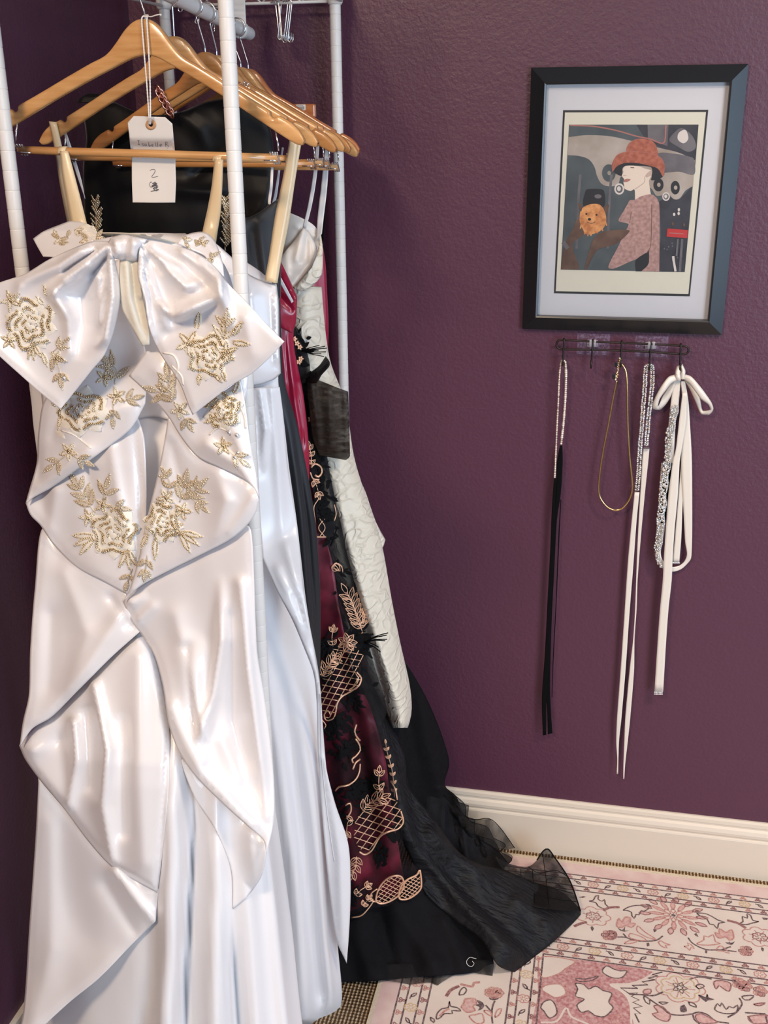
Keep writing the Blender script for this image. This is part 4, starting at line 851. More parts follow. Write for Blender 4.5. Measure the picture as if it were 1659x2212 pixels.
# ================================================================== RED GOWN AT THE BACK
g7 = thing('satin_gown', 'bright red satin gown, a thin sliver at the right edge of the ivory brocade bodice', 'gown', w1(690, 900, 2.08)*np.array([1, 1, 0]), 'gowns on the rack')
_, S7 = body('skirt', [(520, 590, 694), (560, 590, 703), (640, 590, 706), (700, 590, 710), (750, 590, 708), (800, 590, 706), (1100, 560, 690), (1500, 560, 680)], lambda y: np.full(np.shape(y), 2.07), lambda y: np.full(np.shape(y), .03), M['crimson'], g7, back=.8, folds=[[(702, 540, .004, 4), (706, 720, .004, 4)]])
strip('strap', [(706, 330, 711, 331, 2.06), (700, 420, 705, 421, 2.06), (692, 530, 698, 530, 2.06)], M['black_ribbon'], g7)

# ================================================================== BLACK AND BURGUNDY LACE GOWN
g8 = thing('lace_gown', 'black lace ball gown over burgundy with rose gold embroidery, its tulle train on the rug', 'gown', w1(760, 1900, 1.90)*np.array([1, 1, 0]), 'gowns on the rack')
Y8 = [(640, 700, 1.935), (670, 900, 1.925), (700, 1150, 1.90), (740, 1400, 1.855), (780, 1600, 1.83), (820, 1800, 1.80), (800, 1980, 1.77), (900, 1900, 1.81), (690, 1600, 1.81), (760, 2050, 1.75), (880, 1700, 1.83), (600, 1900, 1.80)]
def fy(x, y, z=.004): return (x, y, floorY(x, y, z))
us = Surf(Y8, [[(740, 1330, .010, 14), (800, 1600, .020, 20), (850, 1880, .014, 22)], [(700, 1300, .0, 14), (745, 1700, .018, 22), (770, 1960, .012, 22)], [(770, 1550, -.014, 12), (810, 1800, -.010, 14)], [(815, 1560, .010, 8), (850, 1760, .012, 10)]], wob=.0012)
sheet('burgundy_underskirt', us, [(655, 1000), (700, 1130), (716, 1200), (736, 1330), (762, 1450), (800, 1530), (832, 1640), (845, 1740), (864, 1850), (868, 1925), (800, 1950), (720, 1965), (640, 1700), (640, 1300)], M['burgundy'], g8, 9)
bs = Surf([(600, 1950, 1.78), (760, 1960, 1.775), (900, 1900, 1.83), (1000, 1950, 1.87), fy(740, 2118), fy(900, 2120), fy(1060, 2095), fy(650, 2110)], [[(760, 1990, .0, 24), (800, 2100, .03, 30)], [(860, 1960, .02, 30), (930, 2080, .03, 30)], [(820, 1970, -.02, 16), (850, 2090, -.015, 16)], [(700, 2000, .02, 30), (700, 2100, .02, 30)], [(960, 1990, .02, 20), (1000, 2080, .02, 22)]], wob=.004)
sheet('tulle_underskirt', bs, [(640, 1850), (760, 1940), (880, 1880), (960, 1920), (1050, 2010), (1068, 2092, 1), (1000, 2104), (900, 2110), (820, 2118), (740, 2122), (640, 2126)], M['tulle_dense'], g8, 9)
bh = Surf([fy(800, 2118, .008), fy(930, 2120, .008), fy(1060, 2095, .010), (900, 2040, 1.76), fy(780, 2125, .008), fy(930, 2140, .004)], wob=.002)
sheet('tulle_hem', bh, [(745, 2090), (900, 2080), (1062, 2075), (1064, 2108, 1), (1000, 2100), (960, 2118), (930, 2142, 1), (880, 2126), (830, 2118), (800, 2120, 1)], M['net_grey'], g8, 8, solid=.0006)
# trailing tulle behind, against the wall and baseboard
tb = Surf([(864, 1415, 2.07), (890, 1450, 2.08), (960, 1600, 2.11), (970, 1700, 2.12), (1010, 1780, 2.11), (880, 1700, 2.02), (900, 1850, 1.98), (1000, 1900, 2.02), (780, 1500, 2.0), (1110, 1840, 2.09), (830, 1600, 1.98)], [[(860, 1560, .010, 16), (900, 1750, .02, 20)], [(905, 1500, .012, 14), (940, 1660, .02, 18), (960, 1760, .02, 18)], [(880, 1560, -.012, 10), (925, 1760, -.015, 12)]], wob=.004)
sheet('tulle_overskirt', tb, [(780, 1440), (830, 1500), (850, 1500), (864, 1415, 1), (897, 1464), (932, 1532), (960, 1605), (970, 1650), (960, 1695), (985, 1720), (1000, 1760), (1010, 1790), (1050, 1830), (1090, 1870), (1040, 1960), (930, 1900), (850, 1760), (800, 1600)], M['tulle_dense'], g8, 9)
tn = Surf([(960, 1700, 2.14), (1010, 1760, 2.12), (1060, 1780, 2.10), (1110, 1830, 2.10), (1000, 1860, 2.05), (1080, 1870, 2.06)], [[(1000, 1720, .010, 9), (985, 1790, .010, 9)], [(1055, 1765, .014, 8), (1040, 1850, .012, 10)], [(1085, 1800, .01, 9), (1050, 1860, .01, 8)], [(1020, 1775, -.012, 8), (1015, 1850, -.01, 9)]], wob=.005)
sheet('tulle_ruffle', tn, [(950, 1702), (975, 1712), (1004, 1738), (1008, 1765, 1), (1028, 1770), (1058, 1769, 1), (1082, 1790), (1112, 1832, 1), (1090, 1838), (1108, 1852), (1080, 1880), (1000, 1900), (950, 1850), (940, 1760)], M['net_grey'], g8, 6, solid=.0006)
tn2 = Surf([(900, 1700, 2.09), (1000, 1760, 2.08), (1090, 1850, 2.03), (1000, 1900, 2.0), (930, 1800, 2.02)], [[(960, 1730, .012, 9), (955, 1830, .012, 10)], [(1000, 1780, .012, 9), (1010, 1880, .012, 10)]], wob=.006)
sheet('tulle_ruffle', tn2, [(900, 1690), (958, 1716), (985, 1752), (1000, 1790), (1040, 1815), (1075, 1838), (1095, 1862, 1), (1060, 1895), (1000, 1920), (930, 1880), (890, 1800)], M['net_black'], g8, 6, solid=.0006)
def hem_cord(name, S, pts, par, r=.0009): m_ = MB(); cords(m_, S, pts, r, 0, .001); m_.build(name, M['lace_black'], par)
hem_cord('ruffle_edge', tn, [(975, 1712), (1004, 1738), (1008, 1765), (1028, 1770), (1058, 1769), (1082, 1790), (1112, 1832)], g8)
hem_cord('ruffle_edge', tn2, [(958, 1716), (985, 1752), (1000, 1790), (1040, 1815), (1075, 1838), (1095, 1862)], g8)
for k_ in range(3):
    t3 = Surf([(950, 1700, 2.10), (1010, 1760, 2.09), (1080, 1840, 2.07), (1000, 1880, 2.04), (940, 1800, 2.06)], [[(random.uniform(955, 1050), random.uniform(1715, 1790), .014, 6), (random.uniform(960, 1060), random.uniform(1800, 1880), .014, 7)] for _ in range(5)] + [[(random.uniform(955, 1050), random.uniform(1715, 1790), -.012, 6), (random.uniform(960, 1060), random.uniform(1800, 1880), -.012, 7)] for _ in range(4)], wob=.006)
    dx, dy = (0, -22, 14)[k_], (4, 22, 34)[k_]
    out3 = [(930 + dx, 1705 + dy), (972 + dx, 1706 + dy, 1), (990 + dx, 1728 + dy), (1012 + dx, 1736 + dy, 1), (1014 + dx, 1768 + dy), (1052 + dx, 1782 + dy), (1066 + dx, 1806 + dy, 1), (1092 + dx, 1822 + dy), (1070 + dx, 1842 + dy), (1000 + dx, 1870 + dy), (930 + dx, 1820 + dy)]
    sheet('tulle_ruffle', t3, out3, M['net_grey'], g8, 5, solid=.0006); hem_cord('ruffle_edge', t3, out3[1:9], g8, .0007)
# crinkled organza panel running down on to the rug
op = Surf([(785, 1480, 1.95), (830, 1560, 1.93), (870, 1640, 1.93), (860, 1760, 1.87), (930, 1830, 1.88), (980, 1960, 1.83), (1090, 2050, 1.79), fy(1110, 2099, .01), fy(1180, 2060, .012), fy(1252, 1984, .014), (1240, 1940, 2.0), (1120, 1900, 1.97), (1060, 1870, 1.95), (960, 1800, 1.93), (900, 1900, 1.84)],
    [[(800, 1500, .012, 12), (850, 1640, .016, 14), (880, 1780, .016, 16)], [(840, 1580, -.010, 9), (890, 1740, -.012, 10)], [(880, 1800, .020, 16), (1000, 1950, .030, 20), (1110, 2060, .02, 20)], [(930, 1800, .020, 16), (1060, 1900, .026, 20), (1180, 1990, .02, 22)], [(910, 1830, -.014, 10), (1030, 1950, -.018, 12), (1140, 2050, -.012, 12)], [(860, 1860, .012, 10), (960, 1990, .02, 14), (1080, 2090, .014, 14)], [(980, 1830, -.012, 12), (1100, 1930, -.014, 14)]], wob=.0035)
sheet('organza_train', op, [(778, 1450), (800, 1490), (835, 1550), (872, 1625), (884, 1700), (930, 1760), (990, 1840), (1040, 1868), (1090, 1880), (1150, 1905), (1210, 1925), (1252, 1962, 1), (1254, 1976), (1200, 2030), (1150, 2070), (1112, 2100, 1), (1075, 2085), (1040, 2030), (980, 1985), (920, 1930), (900, 1880), (862, 1800), (850, 1740), (832, 1650), (800, 1560), (782, 1500)], M['organza'], g8, 8, edge=(-.006, 5))
oc = Surf([(1090, 1870, 1.98), fy(1250, 1975, .03), (1180, 1838, 2.075), (1230, 1895, 2.05), (1130, 1880, 2.01), (1120, 1910, 1.965), fy(1200, 1950, .05)], [[(1105, 1850, .010, 8), (1130, 1920, .010, 10)], [(1170, 1850, .012, 8), (1150, 1885, .014, 8), (1110, 1890, .008, 8)], [(1150, 1900, -.006, 6), (1220, 1910, -.006, 6)], [(1180, 1880, .006, 5), (1190, 1940, .006, 5)]], wob=.003)
oc.Y0 = oc.Y
sheet('organza_corner', oc, [(1070, 1850), (1100, 1866), (1140, 1872), (1160, 1858), (1174, 1838), (1184, 1834, 1), (1198, 1852), (1226, 1893, 1), (1240, 1925), (1254, 1968, 1), (1200, 1965), (1130, 1950), (1100, 1900)], M['organza_sheer'], g8, 6, solid=.0006, edge=(.004, 3))
hem_cord('organza_hem', oc, [(1160, 1858), (1174, 1838), (1184, 1834), (1198, 1852), (1226, 1893), (1240, 1925), (1254, 1968)], g8, .0016)
for pts in ([(1125, 1878), (1128, 1945)], [(1150, 1880), (1156, 1950)], [(1120, 1905), (1180, 1915), (1238, 1930)], [(1140, 1872), (1165, 1886), (1200, 1880), (1226, 1893)], [(1172, 1845), (1180, 1900), (1186, 1955)], [(1115, 1925), (1190, 1940), (1245, 1948)]): hem_cord('organza_crease', oc, pts, g8, .0008)
# lace upper part
lu = Surf([(640, 700, 1.925), (665, 830, 1.915), (690, 1000, 1.905), (700, 1150, 1.885), (735, 1200, 1.90), (760, 1300, 1.895), (780, 1400, 1.86), (800, 1530, 1.85)], [[(660, 850, .006, 7), (695, 1050, .008, 9)]], wob=.002)
lo_ = sheet('lace_bodice', lu, [(634, 705), (645, 712), (655, 735), (668, 780), (672, 830), (690, 900), (702, 960), (714, 1030), (728, 1110), (720, 1160, 1), (690, 1162, 1), (675, 1050), (668, 960), (652, 850), (640, 790)], M['net_black'], g8, 4, solid=.0006)
lp_ = Surf([(705, 1100, 1.91), (770, 1280, 1.92), (800, 1420, 1.89), (840, 1540, 1.88), (720, 1300, 1.87), (760, 1450, 1.85)], [[(720, 1150, .006, 8), (770, 1330, .008, 10)]], wob=.002)
sheet('lace_panel', lp_, [(690, 1110), (730, 1112), (750, 1200), (775, 1290), (792, 1370), (806, 1430), (835, 1530), (820, 1560), (780, 1500), (760, 1430), (738, 1330), (715, 1200)], M['net_grey'], g8, 6, solid=.0006)
ln2 = Surf([(a, c, d - .012) for a, c, d in Y8], us.folds, wob=.0012)
sheet('net_overlay', ln2, [(690, 1165), (716, 1195), (740, 1330), (770, 1440), (812, 1540), (842, 1640), (858, 1740), (880, 1850), (906, 1880), (910, 1930), (850, 1955), (790, 1965), (750, 1985), (690, 2000), (660, 1600), (670, 1300)], sheer(mat('black_net_over_burgundy', (.012, .008, .010), .8, spec=.2), .26, 16, .35, .65, spread=.22), g8, 9, solid=.0006)
# black lace motifs
def blk(m_, S, cx, cy, n, sx, sy, L=(14, 26), W_=9):
    for _ in range(n):
        x, y = cx + random.gauss(0, sx), cy + random.gauss(0, sy); leafs(m_, S, x, y, random.uniform(*L), W_*random.uniform(.6, 1.1), random.uniform(0, 6.28), 0, .003, .0016)
def lace_patch(S, par, cx, cy, n, sx, sy, L=(14, 26), W_=9):
    m_ = MB(); blk(m_, S, cx, cy, n, sx, sy, L, W_); m_.build('black_lace_motif', M['lace_black'], par)
for q_ in [(650, 760, 26, 6, 20), (668, 880, 30, 6, 28), (690, 1000, 40, 9, 28), (702, 1090, 40, 9, 26)]: lace_patch(lu, lo_, *q_, (12, 22), 9)
m_ = MB()
for p in [[(716, 1130), (722, 1160), (714, 1180)], [(728, 1140), (720, 1165), (715, 1178)]]: cords(m_, lp_, p, .0016, 0, .003)
m_.build('black_lace_stem', M['lace_black'], g8)
for q_ in [(716, 1140, 9, 5, 9), (752, 1285, 22, 10, 13), (775, 1380, 60, 12, 20), (738, 1232, 5, 4, 5)]: lace_patch(lp_, g8, *q_, (14, 24), 9)
for q_ in [(708, 1400, 34, 12, 14), (712, 1460, 24, 8, 17), (770, 1430, 40, 10, 26), (760, 1510, 26, 15, 12), (735, 1560, 22, 12, 10), (720, 1580, 24, 10, 15), (745, 1620, 26, 12, 13), (770, 1712, 34, 22, 7), (800, 1690, 22, 13, 7), (735, 1765, 18, 8, 13), (790, 1740, 12, 8, 9), (822, 1850, 26, 7, 15), (742, 1940, 40, 18, 12), (850, 1800, 14, 7, 9)]: lace_patch(ln2, g8, *q_, (14, 24), 9)
# rose gold embroidery
def lattice(m_, S, poly, ang, pitch, r=.0011, skew=1.25):
    poly = np.array(poly, float); c = poly.mean(0); R = 260
    for a in (ang, ang + skew):
        d = np.array([math.cos(a), math.sin(a)]); n = np.array([-d[1], d[0]])
        for k in np.arange(-8, 9):
            t = np.arange(-R, R, 3.); q = c + n*k*pitch + d*t[:, None] + n*(6*np.sin(t/60))[:, None]; ok = inside(q[:, 0], q[:, 1], poly)
            i = 0
            while i < len(t):
                if ok[i]:
                    j = i
                    while j + 1 < len(t) and ok[j+1]: j += 1
                    if j - i > 2: m_.tube(S.pt(q[i:j+1, 0], q[i:j+1, 1], .0035), r, 5, 0)
                    i = j + 1
                else: i += 1
def spray(m_, S, pts, L=20, Wd=9, n=4):
    q = curve(pts, 3.); cords(m_, S, pts, .0010, 0, .0035); k = len(q)
    for j in range(n):
        i = min(k-2, int(k*(.1 + .75*j/max(1, n-1)))); d = q[i+1] - q[i]; a = math.atan2(d[1], d[0])
        for sg in (-1, 1): ring_leaf(m_, S, q[i][0], q[i][1], L, Wd, a + sg*.75)
    d = q[-1] - q[-3]; ring_leaf(m_, S, q[-1][0], q[-1][1], L, Wd, math.atan2(d[1], d[0]))
def ring_leaf(m_, S, cx, cy, L, Wd, a):
    t = np.linspace(0, 1, 8); w = Wd*.5*np.sin(PI*t**.8); c, s_ = math.cos(a), math.sin(a)
    up_ = [(cx + L*u*c - v*s_, cy + L*u*s_ + v*c) for u, v in zip(t, w)]; dn = [(cx + L*u*c + v*s_, cy + L*u*s_ - v*c) for u, v in zip(t, w)][::-1]
    q = np.array(up_ + dn[1:-1]); m_.tube(S.pt(q[:, 0], q[:, 1], .0037), .0011, 5, 0, closed=True); cords(m_, S, [(cx, cy), (cx + L*.8*c, cy + L*.8*s_)], .0008, 0, .0035)
lat1 = [(718, 1398), (745, 1385), (772, 1398), (786, 1412), (778, 1440), (772, 1455), (780, 1465), (774, 1482), (755, 1495), (738, 1505), (728, 1520), (726, 1535), (716, 1550), (700, 1552), (692, 1530), (690, 1500), (694, 1470), (708, 1440)]
m_ = MB(); lattice(m_, ln2, lat1, -1.15, 13.5)
cords(m_, ln2, [(770, 1452), (780, 1465), (774, 1482), (755, 1495), (738, 1505), (728, 1520), (726, 1534)], .0020, 0, .0035); cords(m_, ln2, [(768, 1455), (774, 1466), (768, 1480), (752, 1491)], .0012, 0, .0035)
cords(m_, ln2, [(726, 1534), (720, 1552), (705, 1556), (700, 1545), (708, 1535), (714, 1544)], .0016, 0, .0035); cords(m_, ln2, [(692, 1535), (694, 1552), (704, 1566), (700, 1574)], .0013, 0, .0035)
spray(m_, ln2, [(695, 1462), (706, 1440), (722, 1424)], 22, 10, 4); spray(m_, ln2, [(719, 1396), (717, 1378), (719, 1362)], 14, 7, 2)
for a in np.arange(0, 6.2, .9): ring_leaf(m_, ln2, 750, 1388, 22, 12, a)
m_.build('rose_gold_embroidery', M['rose_thread'], g8)
m_ = MB(); spray(m_, lp_, [(783, 1366), (774, 1340), (766, 1318), (758, 1296), (750, 1282)], 26, 10, 7); spray(m_, lp_, [(778, 1350), (786, 1330)], 20, 8, 2)
cords(m_, lp_, [(783, 1366), (776, 1388), (783, 1402)], .002, 0, .0035); m_.build('rose_gold_embroidery', M['rose_thread'], g8)
m_ = MB(); cords(m_, lp_, [(716, 1225), (726, 1216), (738, 1224), (740, 1236)], .0014, 0, .0035); ring_leaf(m_, lp_, 716, 1226, 16, 12, .3); ring_leaf(m_, lp_, 722, 1218, 20, 12, .9); m_.build('rose_gold_embroidery', M['rose_thread'], g8)
m_ = MB()
cords(m_, lu, [(672, 1010), (680, 1002), (692, 1008), (695, 1020), (688, 1030), (680, 1026)], .0022, 0, .0035); cords(m_, lu, [(670, 1020), (676, 1034), (690, 1036)], .0018, 0, .0035); spray(m_, lu, [(672, 1005), (672, 985), (668, 965)], 13, 7, 3); spray(m_, lu, [(676, 1036), (684, 1050), (688, 1066)], 14, 7, 2)
cords(m_, lu, [(690, 1075), (678, 1095), (680, 1120), (682, 1160)], .0012, 0, .0035); cords(m_, lu, [(682, 1160), (704, 1160)], .0016, 0, .0035); cords(m_, lu, [(690, 1120), (702, 1140), (690, 1160)], .0010, 0, .0035); cords(m_, lu, [(702, 1120), (688, 1140), (702, 1160)], .0010, 0, .0035); cords(m_, lu, [(722, 1090), (726, 1110), (722, 1125)], .0014, 0, .0035)
m_.build('rose_gold_embroidery', M['rose_thread'], lo_)
m_ = MB()
for x, y in ((636, 732), (642, 742), (648, 750), (650, 775), (646, 782)):
    for a in np.arange(0, 6.2, 1.25): leafs(m_, lu, x, y, 7, 5, a, 0, .004)
for x, y in ((676, 890), (671, 906)):
    for a in np.arange(0, 6.2, 1.25): leafs(m_, lu, x, y, 8, 5, a, 0, .006)
m_.build('rose_gold_blossom', M['rose_thread'], lo_)
m_ = MB()
for pts in ([(770, 1565), (766, 1580), (771, 1592), (778, 1600)], [(768, 1596), (775, 1606), (778, 1620), (768, 1634), (760, 1640), (763, 1648)], [(778, 1640), (768, 1648), (762, 1662)], [(778, 1650), (776, 1668), (768, 1684), (752, 1696), (732, 1700), (724, 1708)]): cords(m_, ln2, pts, .0020, 0, .0035)
m_.build('rose_gold_scroll', M['rose_thread'], g8)
lat2 = [(765, 1770), (790, 1745), (820, 1735), (838, 1716), (862, 1735), (868, 1755), (870, 1775), (860, 1788), (838, 1796), (822, 1806), (812, 1822), (800, 1838), (778, 1836), (764, 1815)]
m_ = MB(); lattice(m_, ln2, lat2, -1.0, 15)
cords(m_, ln2, [(866, 1752), (871, 1775), (860, 1790), (838, 1797), (822, 1806), (812, 1822), (802, 1838), (788, 1846), (776, 1840)], .0020, 0, .0035); spray(m_, ln2, [(782, 1752), (800, 1734), (822, 1724)], 24, 11, 4); spray(m_, ln2, [(820, 1708), (818, 1690), (819, 1670)], 17, 9, 2)
spray(m_, ln2, [(770, 1850), (768, 1872), (760, 1888)], 20, 10, 3); cords(m_, ln2, [(746, 1740), (756, 1735), (758, 1752), (748, 1768)], .0018, 0, .0035); spray(m_, ln2, [(764, 1772), (752, 1775), (748, 1800)], 16, 9, 2)
m_.build('rose_gold_embroidery', M['rose_thread'], g8)
m_ = MB(); spray(m_, op, [(852, 1722), (850, 1690), (846, 1660), (836, 1624), (833, 1606)], 9, 4, 6); cords(m_, op, [(846, 1690), (854, 1706), (858, 1728)], .0018, 0, .0035); m_.build('rose_gold_embroidery', M['rose_thread'], g8)
tr1 = [(812, 1945), (818, 1920), (834, 1900), (852, 1892), (868, 1895), (872, 1915), (860, 1935), (840, 1948), (822, 1952)]; tr2 = [(862, 1940), (866, 1915), (880, 1900), (900, 1890), (907, 1880), (910, 1915), (900, 1930), (880, 1942)]
m_ = MB(); lattice(m_, ln2, tr1, -.9, 8, .0009); lattice(m_, ln2, tr2, -.9, 7, .0009)
for t_p in (tr1, tr2): q = curve(t_p, 4., True); m_.tube(ln2.pt(q[:, 0], q[:, 1], .004), .0020, 6, closed=True)
cords(m_, ln2, [(812, 1948), (800, 1944), (802, 1930), (815, 1920)], .0016, 0, .004); cords(m_, ln2, [(760, 1982), (780, 1978), (796, 1962), (808, 1945)], .0015, 0, .004); spray(m_, ln2, [(766, 1935), (780, 1922), (792, 1915)], 14, 8, 2); spray(m_, ln2, [(784, 1956), (796, 1942)], 12, 7, 2)
m_.build('rose_gold_scallop_trim', M['rose_thread'], g8)
# feather flower with crystal
m_ = MB(); c = lp_.pt(np.array([778.]), np.array([1390.]), .012)[0]
for i in range(26): leafs(m_, lp_, 778 + random.gauss(0, 8), 1390 + random.gauss(0, 8), 20, 9, random.uniform(0, 6.28), 0, .008 + random.uniform(0, .006))
for x, y in ((838, 1367), (836, 1381), (832, 1384), (822, 1408), (818, 1398), (826, 1374), (835, 1372)): m_.tube(polyline3([(786, 1388, c[1]), ((786+x)/2, (1388+y)/2 - 3, c[1] - .012), (x, y, c[1] - .02)], 6.), [.0011]*len(polyline3([(786, 1388, c[1]), ((786+x)/2, (1388+y)/2 - 3, c[1] - .012), (x, y, c[1] - .02)], 6.)), 5)
ff = m_.build('feather_flower', M['lace_black'], g8); m_ = MB(); m_.ball(lp_.pt(np.array([764.]), np.array([1393.]), .018)[0], .0048, 0); m_.build('crystal_button', M['crystal'], ff)
m_ = MB(); y0_ = lu.pt(np.array([660.]), np.array([756.]), .006)[0][1]
for x, y in ((702, 748), (700, 752), (694, 764), (704, 760), (688, 757), (706, 752), (700, 770), (690, 746)): m_.tube(polyline3([(650, 758, y0_), ((655+x)/2, (758+y)/2 + random.uniform(-2, 3), y0_ - .01), (x, y, y0_ - .012)], 5.), .0008, 5)
m_.build('feather_spray', M['lace_black'], g8)
# organza sash knot and tails
sk_ = Surf([(662, 818, 1.90), (708, 775, 1.90), (690, 800, 1.885)], [[(670, 815, .006, 4), (706, 785, .006, 5)], [(678, 820, -.004, 3), (708, 792, -.004, 3)]])
sheet('sash_loop', sk_, [(664, 812), (690, 790), (704, 770, 1), (712, 782), (710, 792), (694, 810), (684, 826), (668, 826)], M['organza'], g8, 4)
st_ = Surf([(660, 815, 1.90), (752, 845, 1.905), (755, 990, 1.905), (690, 990, 1.895), (700, 900, 1.88)], [[(672, 825, .010, 6), (690, 960, .006, 8)], [(710, 835, .006, 9), (715, 960, .006, 10)], [(745, 850, .006, 4), (748, 985, .006, 4)], [(670, 900, .006, 6), (750, 905, .004, 6)]], wob=.002)
sheet('sash_tail', st_, [(662, 814), (690, 822), (725, 836), (752, 846, 1), (754, 900), (756, 985, 1), (748, 993), (715, 988), (690, 984, 1), (676, 950), (668, 890)], M['organza_brown'], g8, 5, solid=.0006)
kn_ = MB()
for i in range(12): leafs(kn_, lu, 668 + random.uniform(-6, 8), 818 + random.uniform(-8, 8), 18, 10, random.uniform(0, 6.28), 0, .016)
kn_.build('sash_knot', M['lace_black'], g8)

# ================================================================== PAPER TAG
def T7(p): return [(270 + a/10.05, 230 + c/10.05) for a, c in p]
tag = thing('paper_tag', 'white paper price tag with pencil writing on a cotton string from the foremost hanger', 'tag', w1(330, 345, 1.536))
def tagY(y): return 1.494 + (y - 250)/188*.044        # the tag leans back, its foot behind the bar
def on_tag(P, off): P = np.array(P, float); return WY(P[:, 0], P[:, 1], np.array([tagY(v) for v in P[:, 1]]) - off)
TS = Surf(lambda x, y: np.interp(y, [240, 300, 318, 340, 440], [1.500, 1.510, 1.530, 1.533, 1.534]))
out_ = T7([(190, 208), (870, 232), (1028, 375), (1050, 620), (1085, 1010), (1095, 1210), (1108, 1650), (1090, 2085), (640, 2090), (168, 2085), (150, 1600), (148, 1180), (128, 975), (95, 650), (62, 345)])
hole = T7([(562 + 47*math.cos(a), 395 + 47*math.sin(a)) for a in np.linspace(0, 2*PI, 18, endpoint=False)])
gx, gy = np.meshgrid(np.arange(272, 384, 5.), np.arange(246, 440, 5.)); gx, gy = gx.ravel(), gy.ravel()
po = np.array(out_); k = inside(gx, gy, po) & (np.hypot(gx - hole[0][0] + 4.7, gy - hole[0][1]) > 8); gx, gy = gx[k], gy[k]
vs, _, fs, _, oe, _ = delaunay_2d_cdt([Vector(p) for p in out_] + [Vector(p) for p in hole] + [Vector(p) for p in zip(gx, gy)], [], [list(range(len(out_)))], 1, 1e-4)
v = np.array([(p[0], p[1]) for p in vs]); hc = np.array(hole).mean(0)
fs = [f for f in fs if np.hypot(*(v[list(f)].mean(0) - hc)) > 4.4]
link('card', TS.pt(v[:, 0], v[:, 1]), [f[::-1] for f in fs], M['paper'], tag, solid=.0006)
rg = MB(); n_ = 40; A = [(hc[0] + r*math.cos(a), hc[1] + r*math.sin(a)) for r in (4.7, 11.6) for a in np.linspace(0, 2*PI, n_, endpoint=False)]; A = np.array(A)
rg.add(TS.pt(A[:, 0], A[:, 1], .0006), [(i, (i+1) % n_, n_ + (i+1) % n_, n_ + i) for i in range(n_)]); rg.build('reinforcing_ring', M['reinforce'], tag, solid=.0003)
wr = MB()
LET = [[(262, 730), (322, 738)], [(292, 735), (305, 830)], [(278, 826), (330, 832)],                                  # I
       [(402, 800), (378, 798), (365, 815), (388, 830), (400, 845), (385, 856), (362, 852)],                          # s
       [(455, 815), (432, 812), (420, 835), (435, 856), (455, 840), (462, 815), (462, 850), (480, 862)],              # a
       [(512, 780), (515, 860), (530, 870), (548, 858), (545, 835), (520, 838)],                                      # b
       [(578, 850), (600, 845), (612, 830), (598, 818), (580, 832), (578, 855), (595, 868), (618, 862)],              # e
       [(660, 780), (675, 885)], [(702, 770), (712, 872)],                                                            # l l
       [(755, 850), (785, 842), (800, 825), (780, 812), (760, 830), (760, 862), (778, 882), (808, 880)],              # e
       [(880, 770), (878, 850), (892, 880)], [(878, 775), (905, 765), (918, 790), (900, 820), (888, 825), (925, 840), (948, 865), (940, 895), (910, 905)],   # B
       [(980, 900), (984, 902)],                                                                                      # .
       [(540, 1390), (580, 1370), (640, 1368), (655, 1390), (640, 1440), (580, 1520), (600, 1540), (650, 1532), (715, 1515)],   # 2
       [(590, 1650), (560, 1640), (532, 1690), (560, 1750), (600, 1720), (660, 1640), (590, 1680), (700, 1660), (580, 1720), (690, 1690), (560, 1755), (710, 1710), (610, 1780), (720, 1740), (640, 1800), (700, 1740), (650, 1640), (700, 1830), (620, 1790), (735, 1808), (560, 1845), (600, 1830), (735, 1808)]]
for nm_, part_, lb_t in (('pencil_name', LET[:-2], 'handwritten name in pencil'), ('pencil_number', LET[-2:-1], 'handwritten figure 2'), ('pencil_scribble', LET[-1:], 'scribbled out mark')):
    wr = MB()
    for L in part_:
        q = curve(T7(L), 1.2); wr.tube(TS.pt(q[:, 0], q[:, 1], .0008), .00032, 4)
    wr.build(nm_, M['ink'], tag, label=lb_t)
sm = MB(); 
for pts in ([(322, 268, 1.503), (322, 254, 1.494), (317, 180, 1.502), (311, 110, 1.508), (306, 44, 1.5095), (308, 36, 1.512), (316, 34, 1.517)], [(325, 268, 1.503), (325, 252, 1.493), (324, 180, 1.501), (321, 110, 1.507), (317, 44, 1.5095), (318, 36, 1.513), (313, 33, 1.517)]):
    P = polyline3(pts, 2.); sm.tube(P, .00105 + .00018*np.sin(np.arange(len(P))*1.9), 6)
sm.tube(polyline3([(314, 34, 1.512), (326, 36, 1.508), (336, 33, 1.506), (346, 31, 1.505)], 3.), .0008, 6); sm.ball(w1(347, 32, 1.505), .0016); sm.tube(polyline3([(310, 35, 1.514), (318, 37, 1.510), (320, 33, 1.514), (312, 33, 1.523), (308, 36, 1.516)], 2.), .0009, 6)
sm.build('string', M['string'], tag)

# ================================================================== SMALL HOOKS AND CLIP HANGER ON THE RACK
def s_hook(label, x0, y0, x1, y1, Y, gap=.010, group='chrome hooks bunched on the shelf wire'):
    a, c = w1(x0, y0, Y), w1(x1, y1, Y - .006); o = thing('s_hook', label, 'hook', c, group); d = c - a; L = np.linalg.norm(d); m_ = MB(); P = []
    for t in np.linspace(-2.6, 0, 10): P.append(a + np.array([gap*.5 + gap*.5*math.sin(t + PI/2)*1.0 - gap*.5, 0, gap*.5*math.cos(t + PI/2)]))
    sh = np.array([P[-1][0] - a[0], 0, P[-1][2] - a[2]])
    for t in np.linspace(.06, .94, 8): P.append(a + sh*(1-t) + d*t)
    e = P[-1]
    for t in np.linspace(0, 3.0, 12)[1:]: P.append(e + np.array([gap*.5*(1 - math.cos(t)), 0, -gap*.5*math.sin(t)]))
    P.append(P[-1] + np.array([.001, -.001, .010])); m_.tube(P, .00125, 7); m_.build('wire_hook', M['chrome'], o); return o
